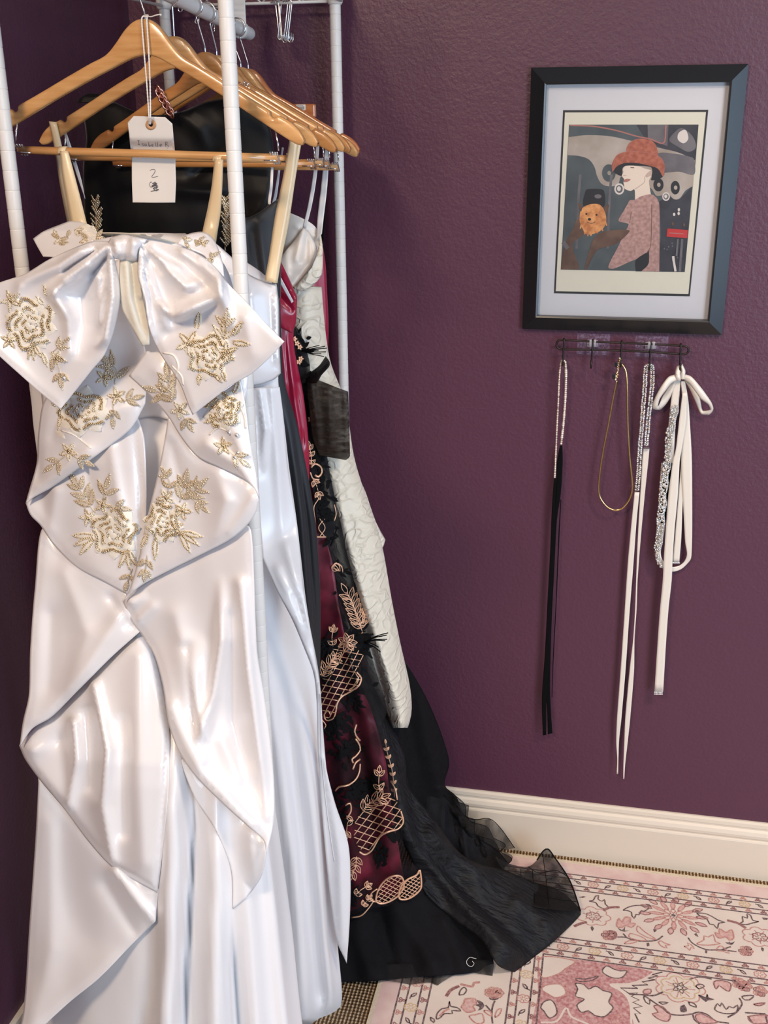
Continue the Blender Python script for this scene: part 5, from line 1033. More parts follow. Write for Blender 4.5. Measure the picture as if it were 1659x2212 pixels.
SH = [('chrome S hook hanging furthest left in the bunch under the shelf wire', 590, 10, 604, 84), ('chrome S hook just right of the leftmost one in the shelf bunch', 596, 6, 607, 87), ('chrome S hook crossing its neighbour in the left half of the bunch', 602, 8, 600, 85),
      ('chrome S hook ending lowest in the left half of the shelf bunch', 598, 16, 610, 90), ('chrome S hook at the gap in the middle of the shelf bunch', 616, 8, 613, 86), ('chrome S hook second from the right in the shelf bunch', 621, 8, 617, 88), ('chrome S hook furthest right in the bunch under the shelf wire', 625, 6, 621, 90)]
for i, (lb, *q) in enumerate(SH): s_hook(lb, *q, 2.122 - .004*i)
for lb, q in (('small chrome hook below the rod beside the back left post', (383, 4, 385, 22, 1.95)), ('small chrome hook under the middle of the hanging rod', (421, 28, 421, 48, 2.0)), ('small chrome hook under the rod just left of the near post', (456, 52, 455, 66, 2.03))): s_hook(lb, *q, .007, 'small chrome hooks under the rod')
# clamp hanger with a label
ck = thing('clamp_hanger', 'wooden trouser clamp hanger with a barcode sticker, behind the hangers left of the far post', 'hanger', w1(600, 240, 2.07))
a, c = w1(548, 212, 2.065), w1(684, 232, 2.065)
for dy, x1, nm in ((-.008, 684, 'front_slat'), (.008, 679, 'rear_slat')):
    a, c = w1(545, 222, 2.065), w1(x1, 224, 2.065); m_ = MB(); m_.box((a[0], 2.065 + dy - .006, c[2] - .024), (c[0], 2.065 + dy + .006, c[2])); m_.build(nm, M['wood_red'], ck, False, bevel=.003)
c0 = w1(548, 205, 2.065); m_ = MB(); m_.tube(polyc([c0 + np.array([0, 0, -.01]), c0, w1(546, 170, 2.065), w1(541, 158, 2.062), w1(540, 168, 2.062)], .003), .0014, 7); m_.build('hook', M['chrome'], ck)
lbm = MB(); q0, q1 = w1(640, 226, 2.0505), w1(660, 238, 2.0505); lbm.box((q0[0], 2.0502, q1[2]), (q1[0], 2.0508, q0[2])); lb_ = lbm.build('barcode_sticker', M['paper_white'], ck, False, label='white sticker with a barcode')
m_ = MB(); x = q0[0] + .0015
for i in range(14):
    w_ = random.choice((.0003, .0005, .0008)); m_.box((x, 2.0499, q1[2] + .0012), (x + w_, 2.0502, q0[2] - .003)); x += w_ + .0006
    if x > q1[0] - .002: break
m_.box((q0[0] + .001, 2.0499, q0[2] - .0018), (q1[0] - .004, 2.0502, q0[2] - .0012)); m_.build('barcode', M['ink'], lb_, False)

# ================================================================== PICTURE
PX0, PX1, PZ1, PZ0 = -.1818, .2019, 1.7308, 1.2472
pic = thing('framed_picture', 'black framed print of a person in a rust hat with a small dog', 'picture', ((PX0+PX1)/2, WALL_Y - .012, PZ0))
FB, FF = WALL_Y - .001, WALL_Y - .033; fwid = .030
def frame_profile(t):  # t: 0 outer .. 1 inner -> list of (inset, y)
    return [(0, FB), (0, FB - .012), (.002, FB - .0135), (fwid - .003, FF), (fwid, FF + .001), (fwid, FB - .008), (fwid - .004, FB)]
corn = [(PX0, PZ1, 1, -1), (PX1, PZ1, -1, -1), (PX1, PZ0, -1, 1), (PX0, PZ0, 1, 1)]
for i, nm in enumerate(('frame_rail', 'frame_rail', 'frame_rail', 'frame_rail')):
    A = corn[i]; B = corn[(i+1) % 4]; m_ = MB()
    ra = [(A[0] + A[2]*d, y, A[1] + A[3]*d) for d, y in frame_profile(0)]; rb = [(B[0] + B[2]*d, y, B[1] + B[3]*d) for d, y in frame_profile(0)]
    m_.prism(ra, rb); m_.build(nm, M['frame'], pic, False)
# inner pieces use the print's own view coordinates on its plane
PY = WALL_Y - .016
def quad_on(m_, P, Y, mi=0): m_.add(WY(np.array([p[0] for p in P]), np.array([p[1] for p in P]), Y), [tuple(range(len(P)))[::-1]], mi)
ia = fwid - .002
m_ = MB(); m_.box((PX0 + ia, PY, PZ0 + ia), (PX1 - ia, PY + .002, PZ1 - ia)); m_.build('mat_board', M['mat_board'], pic, False)
m_ = MB(); quad_on(m_, [(1216.5, 238), (1530, 237), (1490, 640), (1196.5, 633.5)], PY - .0004); m_.build('mat_bevel', M['bevel'], pic, False, solid=.0006)
m_ = MB(); quad_on(m_, [(1220.5, 243), (1525, 242), (1487, 635), (1200.5, 629)], PY - .0012); m_.build('print_paper', M['print_border'], pic, False, solid=.0006)
pm = {}
def pcol(n, c, r=.5): pm[n] = mat('print_' + n, c, r); return len(pm) - 1
def noisy(n, c1, c2, sc): i = pcol(n, c1); color_noise(pm[n], c1, c2, sc); return i
c_bg = noisy('slate', (.05, .068, .078), (.085, .105, .115), 22); c_tan = noisy('stone', (.33, .27, .22), (.50, .44, .40), 14); c_dk = noisy('dark', (.018, .02, .028), (.045, .045, .06), 30)
c_hat = noisy('rust_felt', (.33, .085, .048), (.48, .15, .09), 130); c_skin = pcol('skin', (.80, .68, .58)); c_coat = noisy('mauve_tweed', (.36, .20, .18), (.52, .32, .29), 170); c_dog = noisy('ginger_fur', (.50, .17, .05), (.80, .38, .14), 90)
c_blk = pcol('black', (.012, .012, .016)); c_red = pcol('red', (.55, .03, .03)); c_wht = pcol('white', (.72, .66, .62)); c_brn = noisy('brown', (.09, .045, .03), (.16, .09, .06), 40); c_grey = noisy('grey', (.11, .10, .115), (.17, .16, .175), 25); c_lips = pcol('lips', (.42, .17, .14)); c_line = pcol('salmon_line', (.42, .16, .14)); c_shade = pcol('pale_shadow', (.55, .42, .35))
def Q(p, k=4.8794): return [(1200 + a/k, 250 + b_/k) for a, b_ in p]
art = MB(); lay = [0]
def shape(pts, mi, smooth=True):
    p = Q([q[:2] for q in pts]); p = curve([(a[0], a[1], b_[2] if len(b_) > 2 else 0) for a, b_ in zip(p, pts)], 1.6, True) if smooth else np.array(p)
    vs, _, fs, _, _, _ = delaunay_2d_cdt([Vector(v) for v in p], [], [list(range(len(p)))], 1, 1e-5); v = np.array([(q[0], q[1]) for q in vs]); lay[0] += 1
    art.add(WY(v[:, 0], v[:, 1], PY - .0020 - lay[0]*.000022), [f[::-1] for f in fs], mi)
def disc(cx, cy, rx, ry, mi): shape([(cx + rx*math.cos(t), cy + ry*math.sin(t)) for t in np.linspace(0, 2*PI, 14, endpoint=False)], mi)
def stroke(pts, w, mi):
    q = curve(pts, 8.); d = np.gradient(q, axis=0); n = np.stack([-d[:, 1], d[:, 0]], 1)/np.maximum(1e-6, np.linalg.norm(d, axis=1))[:, None]*w/2
    shape([tuple(p) for p in np.r_[q + n, (q - n)[::-1]]], mi, False)
shape([(143, 94, 1), (1508, 93, 1), (1362, 1647, 1), (55, 1622, 1)], c_bg, False)
shape([(850, 94, 1), (1508, 93, 1), (1470, 560, 1), (1100, 330), (950, 240)], c_dk); shape([(970, 94, 1), (1190, 94, 1), (1180, 320, 1), (975, 250, 1)], c_grey, False)
shape([(1095, 900, 1), (1200, 860), (1300, 880), (1440, 740, 1), (1362, 1647, 1), (850, 1640, 1), (1090, 1400)], c_dk)
shape([(1240, 190), (1330, 130), (1440, 210), (1480, 330), (1400, 380), (1280, 320), (1200, 260)], c_grey); shape([(1300, 180), (1370, 150), (1400, 240), (1350, 290), (1290, 250)], c_wht)
stroke([(150, 100), (400, 112), (640, 155), (850, 215), (1000, 245), (1140, 285), (1165, 100)], 14, c_line)
shape([(138, 225, 1), (330, 205), (560, 215), (760, 255), (1100, 340), (1300, 390), (1470, 470, 1), (1450, 740, 1), (1370, 790), (1310, 870), (1250, 880), (1190, 830), (1120, 840), (1060, 840), (1000, 760), (700, 640), (660, 720), (580, 745), (490, 720), (440, 640), (410, 540), (350, 460), (250, 425), (128, 415, 1)], c_tan)
shape([(1070, 405), (1250, 400), (1440, 440), (1466, 480), (1458, 620), (1300, 590), (1080, 590)], c_grey)
for cx, cy, rx, ry in ((562, 604, 72, 92), (1085, 728, 54, 70), (1262, 758, 48, 72)): disc(cx, cy, rx, ry, c_blk if cx > 900 else c_bg); disc(cx + 4, cy, 19, 23, c_tan)
for cx, cy, r in ((672, 772, 52), (1165, 852, 40)): disc(cx, cy, r, r*1.15, c_wht); disc(cx, cy, r*.7, r*.8, c_grey); disc(cx - 3, cy - 3, r*.4, r*.5, c_wht)
for x in (262, 590): stroke([(x, 620), (x - 22, 900), (x - 40, 1400)], 26, c_grey)
shape([(318, 790), (360, 772), (460, 772), (512, 795), (505, 960), (300, 960)], c_blk); disc(448, 850, 38, 22, c_grey)
# figure
shape([(1000, 540), (1015, 640), (1010, 680), (1100, 665), (1145, 600), (1000, 500), (760, 490), (600, 560), (620, 600), (700, 632), (720, 540)], c_blk)
shape([(735, 530), (860, 530), (950, 560), (1012, 580), (1005, 640), (985, 690), (1005, 830, 1), (900, 860), (838, 890, 1), (832, 780), (790, 792), (730, 770), (722, 730), (716, 700), (722, 670), (700, 632), (716, 590), (708, 570)], c_skin)
shape([(990, 585), (1018, 580), (1010, 625), (960, 650), (945, 630)], c_shade); stroke([(940, 640), (935, 700), (880, 745), (835, 775)], 9, c_shade); shape([(720, 678), (752, 665), (792, 672), (760, 696), (722, 700)], c_lips); stroke([(790, 545), (830, 548)], 9, c_brn); stroke([(712, 630), (748, 628)], 7, c_shade)
shape([(596, 560), (592, 520), (640, 425), (750, 380), (1000, 395), (1110, 440), (1150, 520), (1145, 600), (1132, 640), (1080, 560), (1000, 530), (850, 498), (720, 500), (640, 540), (604, 590)], c_hat); shape([(748, 375), (772, 295), (840, 250), (930, 243), (1020, 268), (1066, 330), (1072, 435), (950, 390), (840, 375)], c_hat)
stroke([(605, 560), (640, 425), (760, 380), (1000, 395), (1110, 445), (1148, 520)], 5, c_line); stroke([(750, 370), (775, 295), (845, 250), (930, 244)], 5, c_line)
shape([(785, 890), (838, 885), (900, 850), (1000, 828), (1060, 860), (1092, 930), (1097, 1200), (1094, 1640, 1), (905, 1640, 1), (980, 1560), (985, 1420, 1), (900, 1490), (780, 1540), (620, 1610), (560, 1605), (575, 1540), (660, 1380), (720, 1250), (770, 1150), (740, 1130), (665, 1105), (720, 1000), (760, 930)], c_coat)
shape([(985, 1425, 1), (975, 1560), (900, 1640, 1), (845, 1640, 1), (850, 1520)], c_blk); stroke([(1015, 930), (1012, 1150), (1000, 1380), (960, 1450)], 7, c_brn); stroke([(800, 1010), (780, 1130)], 6, c_brn)
shape([(95, 1360), (190, 1180), (215, 1105), (260, 1100), (300, 1240), (180, 1360), (240, 1560), (250, 1620, 1), (56, 1620, 1)], c_brn); shape([(400, 1300), (520, 1220), (720, 1200), (780, 1220), (640, 1350), (440, 1420), (330, 1620, 1), (300, 1620, 1)], c_brn)
stroke([(80, 1330), (130, 1400)], 44, c_grey)
shape([(262, 1010), (300, 960), (380, 930), (460, 935), (510, 990), (535, 1080), (520, 1160), (470, 1215), (400, 1245), (330, 1250), (290, 1200), (255, 1110)], c_dog); shape([(238, 930), (280, 940), (268, 1010)], c_brn); shape([(565, 938), (515, 960), (535, 1030)], c_brn)
for a_, b_ in (((300, 1190), (310, 1250)), ((340, 1200), (340, 1270)), ((380, 1200), (372, 1265)), ((430, 1195), (440, 1240)), ((480, 1170), (500, 1215)), ((275, 1130), (262, 1190)), ((520, 1100), (540, 1160))): stroke([a_, b_], 14, c_dog)
disc(358, 1092, 18, 14, c_blk); disc(325, 1035, 11, 10, c_blk); disc(432, 1045, 11, 10, c_blk); stroke([(330, 1120), (380, 1135), (420, 1118)], 7, c_brn)
shape([(1180, 1188, 1), (1395, 1205, 1), (1388, 1290, 1), (1170, 1275, 1)], c_red, False); stroke([(1200, 1235), (1350, 1245)], 10, c_line)
for cx, cy in ((1300, 990), (1250, 1040), (1298, 1030), (1235, 1140), (1355, 1150)): disc(cx, cy, 13, 18, c_wht if cx < 1310 and cy < 1050 else c_brn)
stroke([(1240, 1500), (1265, 1640)], 24, c_wht); stroke([(1240, 1480), (1245, 1530)], 26, c_wht); stroke([(1335, 1300), (1310, 1640)], 26, c_grey); stroke([(1290, 1300), (1275, 1480)], 20, c_grey)
for _ in range(10): disc(random.uniform(1110, 1360), random.uniform(1340, 1520), 7, 9, c_grey)
art.build('print', list(pm.values()), pic, False)
m_ = MB(); m_.box((PX0 + ia, FB - .0265, PZ0 + ia), (PX1 - ia, FB - .0245, PZ1 - ia)); m_.build('glass', M['glass'], pic, False)

# ================================================================== HOOK RAIL AND THE BELTS ON IT
def C4(p): return [(1150 + a/3.687, 700 + c/3.687) for a, c in p]
def w4(a, c, Y): x, y = C4([(a, c)])[0]; return w1(x, y, Y)
HY = WALL_Y - .022
rail = thing('hook_rail', 'dark wire hook rail with five hooks on the wall under the picture', 'hook rail', w4(715, 200, HY))
m_ = MB(); loop = [(215, 128), (480, 140), (710, 150), (940, 160), (1215, 175), (1240, 190), (1245, 210), (1228, 235), (1190, 240), (940, 222), (710, 212), (480, 205), (225, 200), (198, 185), (192, 160)]
q = curve(C4(loop), 3., True); m_.tube(WY(q[:, 0], q[:, 1], HY), .0021, 8, closed=True); m_.build('wire_loop', M['dark_metal'], rail)
HK = [(252, 130, 245, 290), (482, 140, 470, 310), (712, 150, 705, 300), (942, 160, 932, 325), (1183, 172, 1175, 335)]
for x0, y0, x1, y1 in HK:
    a, c = w4(x0, y0 - 2, HY - .004), w4(x1, y1, HY - .004); m_ = MB(); P = [a + np.array([0, .006, .002]), a + np.array([0, .001, .0025])] + [a + (c - a)*t for t in np.linspace(.05, .92, 6)]
    for t in np.linspace(0, PI*.95, 10): P.append(c + np.array([0, -.008*(1 - math.cos(t)), -.008*math.sin(t)]))
    P.append(P[-1] + np.array([0, -.001, .008])); m_.tube(P, .0019, 8); m_.ball(P[-1], .0026); m_.build('hook', M['dark_metal'], rail)
for lb, x0, cl_x, yb in (('clear adhesive hook pad left of centre, holding up the wire rail', 355, (465, 500), 128), ('clear adhesive hook pad right of centre, holding up the wire rail', 818, (930, 966), 145)):
    o = thing('adhesive_hook', lb, 'wall hook', w4(x0 + 130, 170, WALL_Y - .002), 'clear adhesive hooks under the picture')
    a, c = w4(x0 + 5, yb - 55, WALL_Y - .001), w4(x0 + 255, yb + 120, WALL_Y - .001); m_ = MB(); m_.box((a[0], WALL_Y - .0016, c[2]), (c[0], WALL_Y - .0004, a[2])); m_.build('adhesive_pad', M['pad_film'], o, False, bevel=.0004)
    m_ = MB(); a, c = w4(cl_x[0] - 38, yb - 8, 0), w4(cl_x[1] + 22, yb + 62, 0)
    aa, cc_ = w4(cl_x[0] - 30, yb + 2, WALL_Y - .01), w4(cl_x[1] + 20, yb + 60, WALL_Y - .01); m_.box((aa[0], WALL_Y - .005, cc_[2]), (cc_[0], WALL_Y - .0016, aa[2])); m_.build('hook_base', M['clear'], o, False, bevel=.0014)
    for x in cl_x:
        p = w4(x, yb + 5, WALL_Y - .018); m_ = MB(); m_.tube([p + np.array([0, .014, -.010]), p + np.array([0, .004, -.010]), p + np.array([0, -.009, -.008]), p + np.array([0, -.011, 0]), p + np.array([0, -.0105, .0045])], .0026, 10); m_.build('hook_prong', M['clear'], o, label='clear plastic prong')
BYB = WALL_Y - .030
def stones(mb, pts, r, Y, mi=0, two=False):
    for i, (x, y) in enumerate(pts): mb.ball(w1(x, y, Y - random.uniform(0, .002)), r*random.uniform(.85, 1.15), mi if random.random() < .75 else 1 - mi)
def along(pts, pitch):
    q = curve(C4(pts), 1.); s = np.r_[0, np.cumsum(np.linalg.norm(np.diff(q, axis=0), axis=1))]; t = np.arange(0, s[-1], pitch); return np.stack([np.interp(t, s, q[:, 0]), np.interp(t, s, q[:, 1])], 1)
# pearl band with black ribbon
o = thing('pearl_belt', 'pearl bead band with long black ribbon ends on the leftmost hook', 'belt', w4(245, 290, BYB))
m_ = MB(); stones(m_, along([(245, 292), (228, 298), (215, 420), (207, 600), (197, 800), (188, 1000), (178, 1222)], 3.7), .0022, BYB)
stones(m_, along([(238, 292), (262, 298), (268, 420), (262, 600), (250, 760), (240, 860), (228, 962)], 4.4), .0029, BYB - .003); m_.build('pearl_strand', [M['pearl'], M['crystal_warm']], o)
m_ = MB(); P = along([(236, 292), (222, 300), (206, 600), (188, 1000), (180, 1220)], 3.); m_.tube(WY(P[:, 0], P[:, 1], BYB + .002), .0010, 5); P = along([(246, 292), (256, 300), (258, 500), (244, 760), (224, 960)], 3.); m_.tube(WY(P[:, 0], P[:, 1], BYB + .002), .0010, 5); m_.build('backing_cord', M['silver'], o)
def C5(p): return [(1120 + a/3.1604, 1000 + c/3.1604) for a, c in p]
def rib5(name, rows, m, par, Y=BYB + .004, **k):
    R = []
    for xl, yl, xr, yr, *dy in rows:
        (a, b_), (c, d) = C5([(xl, yl), (xr, yr)]); R.append((a, b_, c, d, Y + (dy[0] if dy else 0)))
    return strip(name, R, m, par, **k)
rib5('black_ribbon', [(282, -118, 300, -118), (262, 0, 302, 0), (255, 200, 290, 200), (236, 400, 262, 400), (220, 700, 246, 700), (196, 1100, 226, 1100), (182, 1500, 216, 1500), (196, 1700, 222, 1700), (200, 1852, 232, 1845)], M['black_ribbon'], o)
rib5('black_ribbon', [(242, 105, 262, 105), (228, 300, 250, 300), (216, 600, 246, 600), (200, 900, 226, 900), (180, 1300, 212, 1300), (160, 1600, 190, 1600), (166, 1860, 190, 1856)], M['black_ribbon'], o, Y=BYB + .001)
rib5('black_ribbon', [(286, 250, 292, 250), (272, 500, 280, 500), (252, 1000, 258, 1000), (236, 1300, 242, 1300), (226, 1600, 230, 1600)], M['black_ribbon'], o, Y=BYB + .008)
# gold chain belt
o = thing('gold_chain_belt', 'thin gold snake chain belt looped over the middle hook', 'belt', w4(705, 300, BYB))
m_ = MB(); P = along([(706, 318), (722, 330), (745, 380), (756, 520), (760, 800), (775, 1060), (796, 1290), (775, 1390), (715, 1465), (655, 1482), (590, 1450), (535, 1370), (530, 1260), (560, 1030), (605, 800), (645, 580), (672, 450)], 3.); m_.tube(WY(P[:, 0], P[:, 1], BYB), .0019, 8); m_.build('snake_chain', M['gold'], o)
m_ = MB()
for i, (x, y) in enumerate(along([(695, 272), (686, 320), (676, 380), (662, 450)], 2.6)): m_.ball(w1(x + random.uniform(-1.8, 1.8), y, BYB - .004), .0026*random.uniform(.7, 1.2), 0 if i % 3 else 1)
m_.build('clasp', [M['gold'], M['crystal_warm']], o)
m_ = MB()
for x, y in ((668, 318), (650, 412)): a = w4(x - 10, y - 20, BYB - .003); c = w4(x + 10, y + 20, BYB - .003); m_.box((a[0], BYB - .010, c[2]), (c[0], BYB - .004, a[2]))
m_.build('black_stone', M['frame'], o, False, bevel=.001)
m_ = MB(); P = along([(706, 318), (700, 300), (692, 285), (690, 275)], 2.); m_.tube(WY(P[:, 0], P[:, 1], BYB - .001), .0017, 7); m_.build('end_link', M['gold'], o)
# crystal belt with ivory ribbons
o = thing('crystal_belt', 'crystal beaded belt with two long ivory ribbons on the second hook from the right', 'belt', w4(932, 325, BYB))
m_ = MB()
for pts in ([(930, 322), (905, 335), (895, 500), (880, 680), (868, 850), (855, 1000), (845, 1180), (832, 1325)], [(936, 322), (952, 335), (955, 450), (942, 600), (925, 740), (915, 860), (905, 975)]):
    for x, y in along(pts, 4.3):
        for dx in (-2.9, 2.9): m_.ball(w1(x + dx + random.uniform(-.5, .5), y + random.uniform(-.8, .8), BYB - .002), .0026*random.uniform(.85, 1.15), 0 if random.random() < .75 else 1)
        if random.random() < .5: m_.ball(w1(x, y + 2, BYB - .004), .0017, 2)
m_.build('crystal_strand', [M['crystal'], M['crystal_warm'], M['silver']], o)
rib5('ivory_ribbon', [(793, 196, 826, 200), (772, 400, 806, 400), (745, 700, 784, 700), (722, 1050, 756, 1050), (698, 1400, 732, 1400), (672, 1750, 702, 1750), (667, 1900, 686, 1900, .004), (674, 2020, 682, 2020), (670, 2122, 680, 2124)], M['ivory_ribbon'], o)
rib5('ivory_ribbon', [(853, -108, 894, -104, -.002), (845, -30, 888, -30, -.002), (832, 200, 864, 200), (815, 500, 836, 500), (803, 800, 813, 800, .003), (796, 1000, 806, 1000), (783, 1200, 792, 1200, -.003), (760, 1400, 790, 1400), (728, 1750, 762, 1750), (722, 1900, 746, 1900), (716, 2060, 728, 2060), (715, 2158, 722, 2158)], M['ivory_ribbon'], o, Y=BYB + .010)
m_ = MB(); a, c = w4(884, 985, BYB), w4(934, 992, BYB); m_.box((a[0], BYB - .003, c[2]), (c[0], BYB + .002, a[2])); m_.build('end_bar', M['silver'], o, False)
# ivory sash with a bow and crystal trim
o = thing('ribbon_sash', 'wide ivory ribbon sash tied in a bow with a crystal trim on the rightmost hook', 'sash', w4(1175, 335, BYB))
def rib4(name, rows, m, par, Y, **k):
    R = []
    for xl, yl, xr, yr, *dy in rows:
        (a, b_), (c, d) = C4([(xl, yl), (xr, yr)]); R.append((a, b_, c, d, Y + (dy[0] if dy else 0)))
    return strip(name, R, m, par, **k)
rib4('bow_loop', [(1140, 400, 1180, 440, -.006), (1085, 420, 1110, 470, -.012), (1030, 490, 1060, 530, -.016), (985, 570, 1012, 600, -.014), (958, 640, 998, 660, -.008), (962, 676, 1004, 676, 0), (1010, 684, 1030, 590, .006), (1062, 640, 1062, 530, .008), (1105, 570, 1090, 470, .006), (1150, 460, 1130, 410, 0)], M['ivory_ribbon'], o, BYB, bow=.003)
rib4('bow_loop', [(1195, 395, 1205, 440, -.006), (1260, 415, 1250, 475, -.012), (1330, 490, 1300, 540, -.016), (1390, 570, 1345, 600, -.014), (1428, 630, 1400, 640, -.008), (1440, 680, 1418, 680, 0), (1405, 722, 1385, 690, .006), (1345, 718, 1355, 690, .010), (1300, 620, 1330, 580, .008), (1250, 510, 1270, 470, .004), (1205, 440, 1215, 405, 0)], M['ivory_ribbon'], o, BYB, bow=.003)
rib4('bow_knot', [(1150, 335, 1200, 320, -.004), (1138, 380, 1180, 385, -.010), (1140, 420, 1182, 430, -.012), (1146, 446, 1180, 452, -.008)], M['ivory_ribbon'], o, BYB, bow=.004)
rib4('bow_knot', [(1172, 318, 1200, 330, -.006), (1188, 370, 1218, 372, -.011), (1184, 400, 1215, 410, -.012), (1182, 440, 1212, 440, -.010)], M['ivory_ribbon'], o, BYB, bow=.003)
rib4('sash_ribbon', [(1132, 430, 1180, 430, -.002), (1112, 560, 1172, 560), (1100, 650, 1165, 650), (1085, 800, 1140, 800), (1062, 1000, 1130, 1000), (1048, 1200, 1118, 1200), (1022, 1400, 1085, 1400), (1000, 1585, 1060, 1585)], M['ivory_ribbon'], o, BYB + .004)
rib5('sash_ribbon', [(975, 0, 1052, 0), (960, 200, 1024, 200), (945, 420, 1003, 420), (930, 600, 972, 600), (938, 660, 975, 640), (965, 705, 995, 680, .002), (1010, 735, 1020, 705, .006), (1060, 742, 1060, 710, .008), (1110, 725, 1100, 700, .010), (1150, 690, 1135, 668, .010), (1178, 650, 1150, 620, .008), (1184, 560, 1138, 540, .006), (1186, 360, 1128, 360, .004), (1184, 0, 1110, 0, .002), (1170, -280, 1122, -280, .002), (1158, -440, 1118, -440, 0), (1136, -560, 1108, -560, -.004)], M['ivory_ribbon'], o, Y=BYB + .004)
rib5('sash_tail', [(1120, -480, 1150, -480, -.004), (1098, -300, 1145, -300), (1075, -100, 1115, -100), (1052, 0, 1100, 0), (1028, 200, 1090, 200), (1006, 450, 1066, 450), (992, 660, 1052, 660), (985, 800, 1046, 800), (966, 1000, 1024, 1000), (948, 1250, 1006, 1250), (928, 1560, 988, 1560)], M['ivory_ribbon'], o, Y=BYB - .004)
rib5('sash_tail', [(1104, -560, 1128, -560, -.006), (1126, -430, 1152, -430), (1130, -300, 1165, -300), (1110, 0, 1140, 0), (1090, 240, 1122, 240), (1068, 500, 1112, 500), (1052, 675, 1098, 675)], M['ivory_ribbon'], o, Y=BYB + .008)
m_ = MB()
for k, (x, y) in enumerate(along([(1130, 655), (1115, 760), (1088, 880), (1075, 1000), (1062, 1150), (1040, 1300), (1025, 1450), (1010, 1585)], 3.2)):
    for _ in range(3): m_.ball(w1(x + random.uniform(-7, 7), y + random.uniform(-2, 2), BYB - .003 - random.uniform(0, .003)), random.uniform(.0015, .0030), random.choice((0, 0, 1, 2)))
    m_.ball(w1(x + 8.5 + 1.5*math.sin(k*.5), y, BYB - .002), .0016, 0)
def a5(pts, pitch): 
    q = curve(C5(pts), 1.); s = np.r_[0, np.cumsum(np.linalg.norm(np.diff(q, axis=0), axis=1))]; t = np.arange(0, s[-1], pitch); return np.stack([np.interp(t, s, q[:, 0]), np.interp(t, s, q[:, 1])], 1)
for k, (x, y) in enumerate(a5([(1000, 0), (990, 140), (980, 280), (966, 420), (950, 560), (944, 620), (956, 680), (985, 712)], 3.2)):
    f = 1 if y < 1185 else .5
    for _ in range(3): m_.ball(w1(x + random.uniform(-7, 7)*f, y + random.uniform(-2, 2), BYB - .003 - random.uniform(0, .003)), random.uniform(.0015, .0030), random.choice((0, 0, 1, 2)))
    m_.ball(w1(x + 8*f + 1.5*math.sin(k*.5), y, BYB - .002), .0016, 0)
m_.build('crystal_trim', [M['crystal'], M['crystal_warm'], M['silver']], o)
m_ = MB()
for x in np.linspace(930, 980, 6):
    for y in (1566, 1578): a, c = C5([(x, y)])[0]; m_.ball(w1(a, c, BYB - .005), .0022, 0)
m_.build('crystal_end_trim', [M['crystal']], o)
m_ = MB()
for x in np.linspace(1054, 1096, 6): a, c = C5([(x, 682)])[0]; m_.ball(w1(a, c, BYB + .006), .0022, 0)
m_.build('crystal_end_trim', [M['crystal']], o)

# ================================================================== RUG
RZ = .0045
rug_m = []
def rmat(n, c1, c2, sc=60, lo=.35, hi=.65):
    m = mat('rug_' + n, c1, .9, spec=.15); color_noise(m, c1, c2, sc, lo=lo, hi=hi); bump_noise(m, 700, .3, .001, 2); rug_m.append(m); return len(rug_m) - 1
r_base = rmat('cream_pile', (.68, .58, .52), (.74, .65, .58), 9); r_pink = rmat('pink_pile', (.64, .44, .42), (.70, .55, .51), 22)
r_dark = rmat('charcoal_line', (.07, .05, .06), (.26, .18, .18), 300); r_plum = rmat('plum_line', (.22, .09, .10), (.40, .22, .21), 240); r_rose = rmat('rose_line', (.45, .19, .17), (.60, .36, .32), 240)
r_gold = rmat('straw_line', (.55, .38, .20), (.66, .50, .34), 240); r_red = rmat('madder_pile', (.40, .14, .15), (.64, .42, .40), 150, .3, .7); r_blush = rmat('blush_fill', (.58, .33, .31), (.68, .48, .44), 160); r_bind = rmat('binding', (.58, .48, .36), (.70, .60, .46), 300)
RB = MB(); rl = [0]
def G(x, y): P = WZ(np.array(float(x)), np.array(float(y)), RZ); return (float(P[0]), float(P[1]))
def rline(P, w, mi, closed=False, smooth=True):
    w = w*1.35
    P = [tuple(p) for p in P]; q = curve(P, .006, closed) if smooth else np.array(P)
    if closed: q = np.r_[q, q[:1]]
    if len(q) < 2: return
    d = np.gradient(q, axis=0); n = np.stack([-d[:, 1], d[:, 0]], 1)/np.maximum(1e-9, np.linalg.norm(d, axis=1))[:, None]*w/2
    rl[0] += 1; z = RZ + .0002 + (rl[0] % 40)*.000012; A, Bq = q + n, q - n; k = len(q)
    V = np.r_[np.c_[A, np.full(k, z)], np.c_[Bq, np.full(k, z)]]; RB.add(V, [(i, k + i, k + i + 1, i + 1) for i in range(k - 1)], mi)
def rfill(P, mi, smooth=True):
    q = curve([tuple(p) for p in P], .006, True) if smooth else np.array([p[:2] for p in P]); rl[0] += 1; z = RZ + .0001 + (rl[0] % 40)*.000002
    vs, _, fs, _, _, _ = delaunay_2d_cdt([Vector(v) for v in q], [], [list(range(len(q)))], 1, 1e-6); RB.add([(v[0], v[1], z) for v in vs], fs, mi)
RX0 = -.386; RX1 = .95; RY1 = 2.154; RY0 = .55
RB.box((RX0, RY0, .0005), (RX1, RY1, RZ), r_base)
def H(y_px, x_px, s, ox, oy): return G(ox + x_px/s, oy + y_px/s)
LY = [H(v, 830, 3.959, 1240, 1850)[1] for v in (262, 300, 358, 395)]; LY2 = [H(v, 830, 3.197, 1140, 1990)[1] for v in (195, 232, 288, 328)]
LX = [H(450, v, 3.77, 740, 2060)[0] for v in (425, 500, 605, 680)]; LX2 = [H(450, v, 3.77, 740, 2060)[0] for v in (1340, 1410, 1520, 1590)]
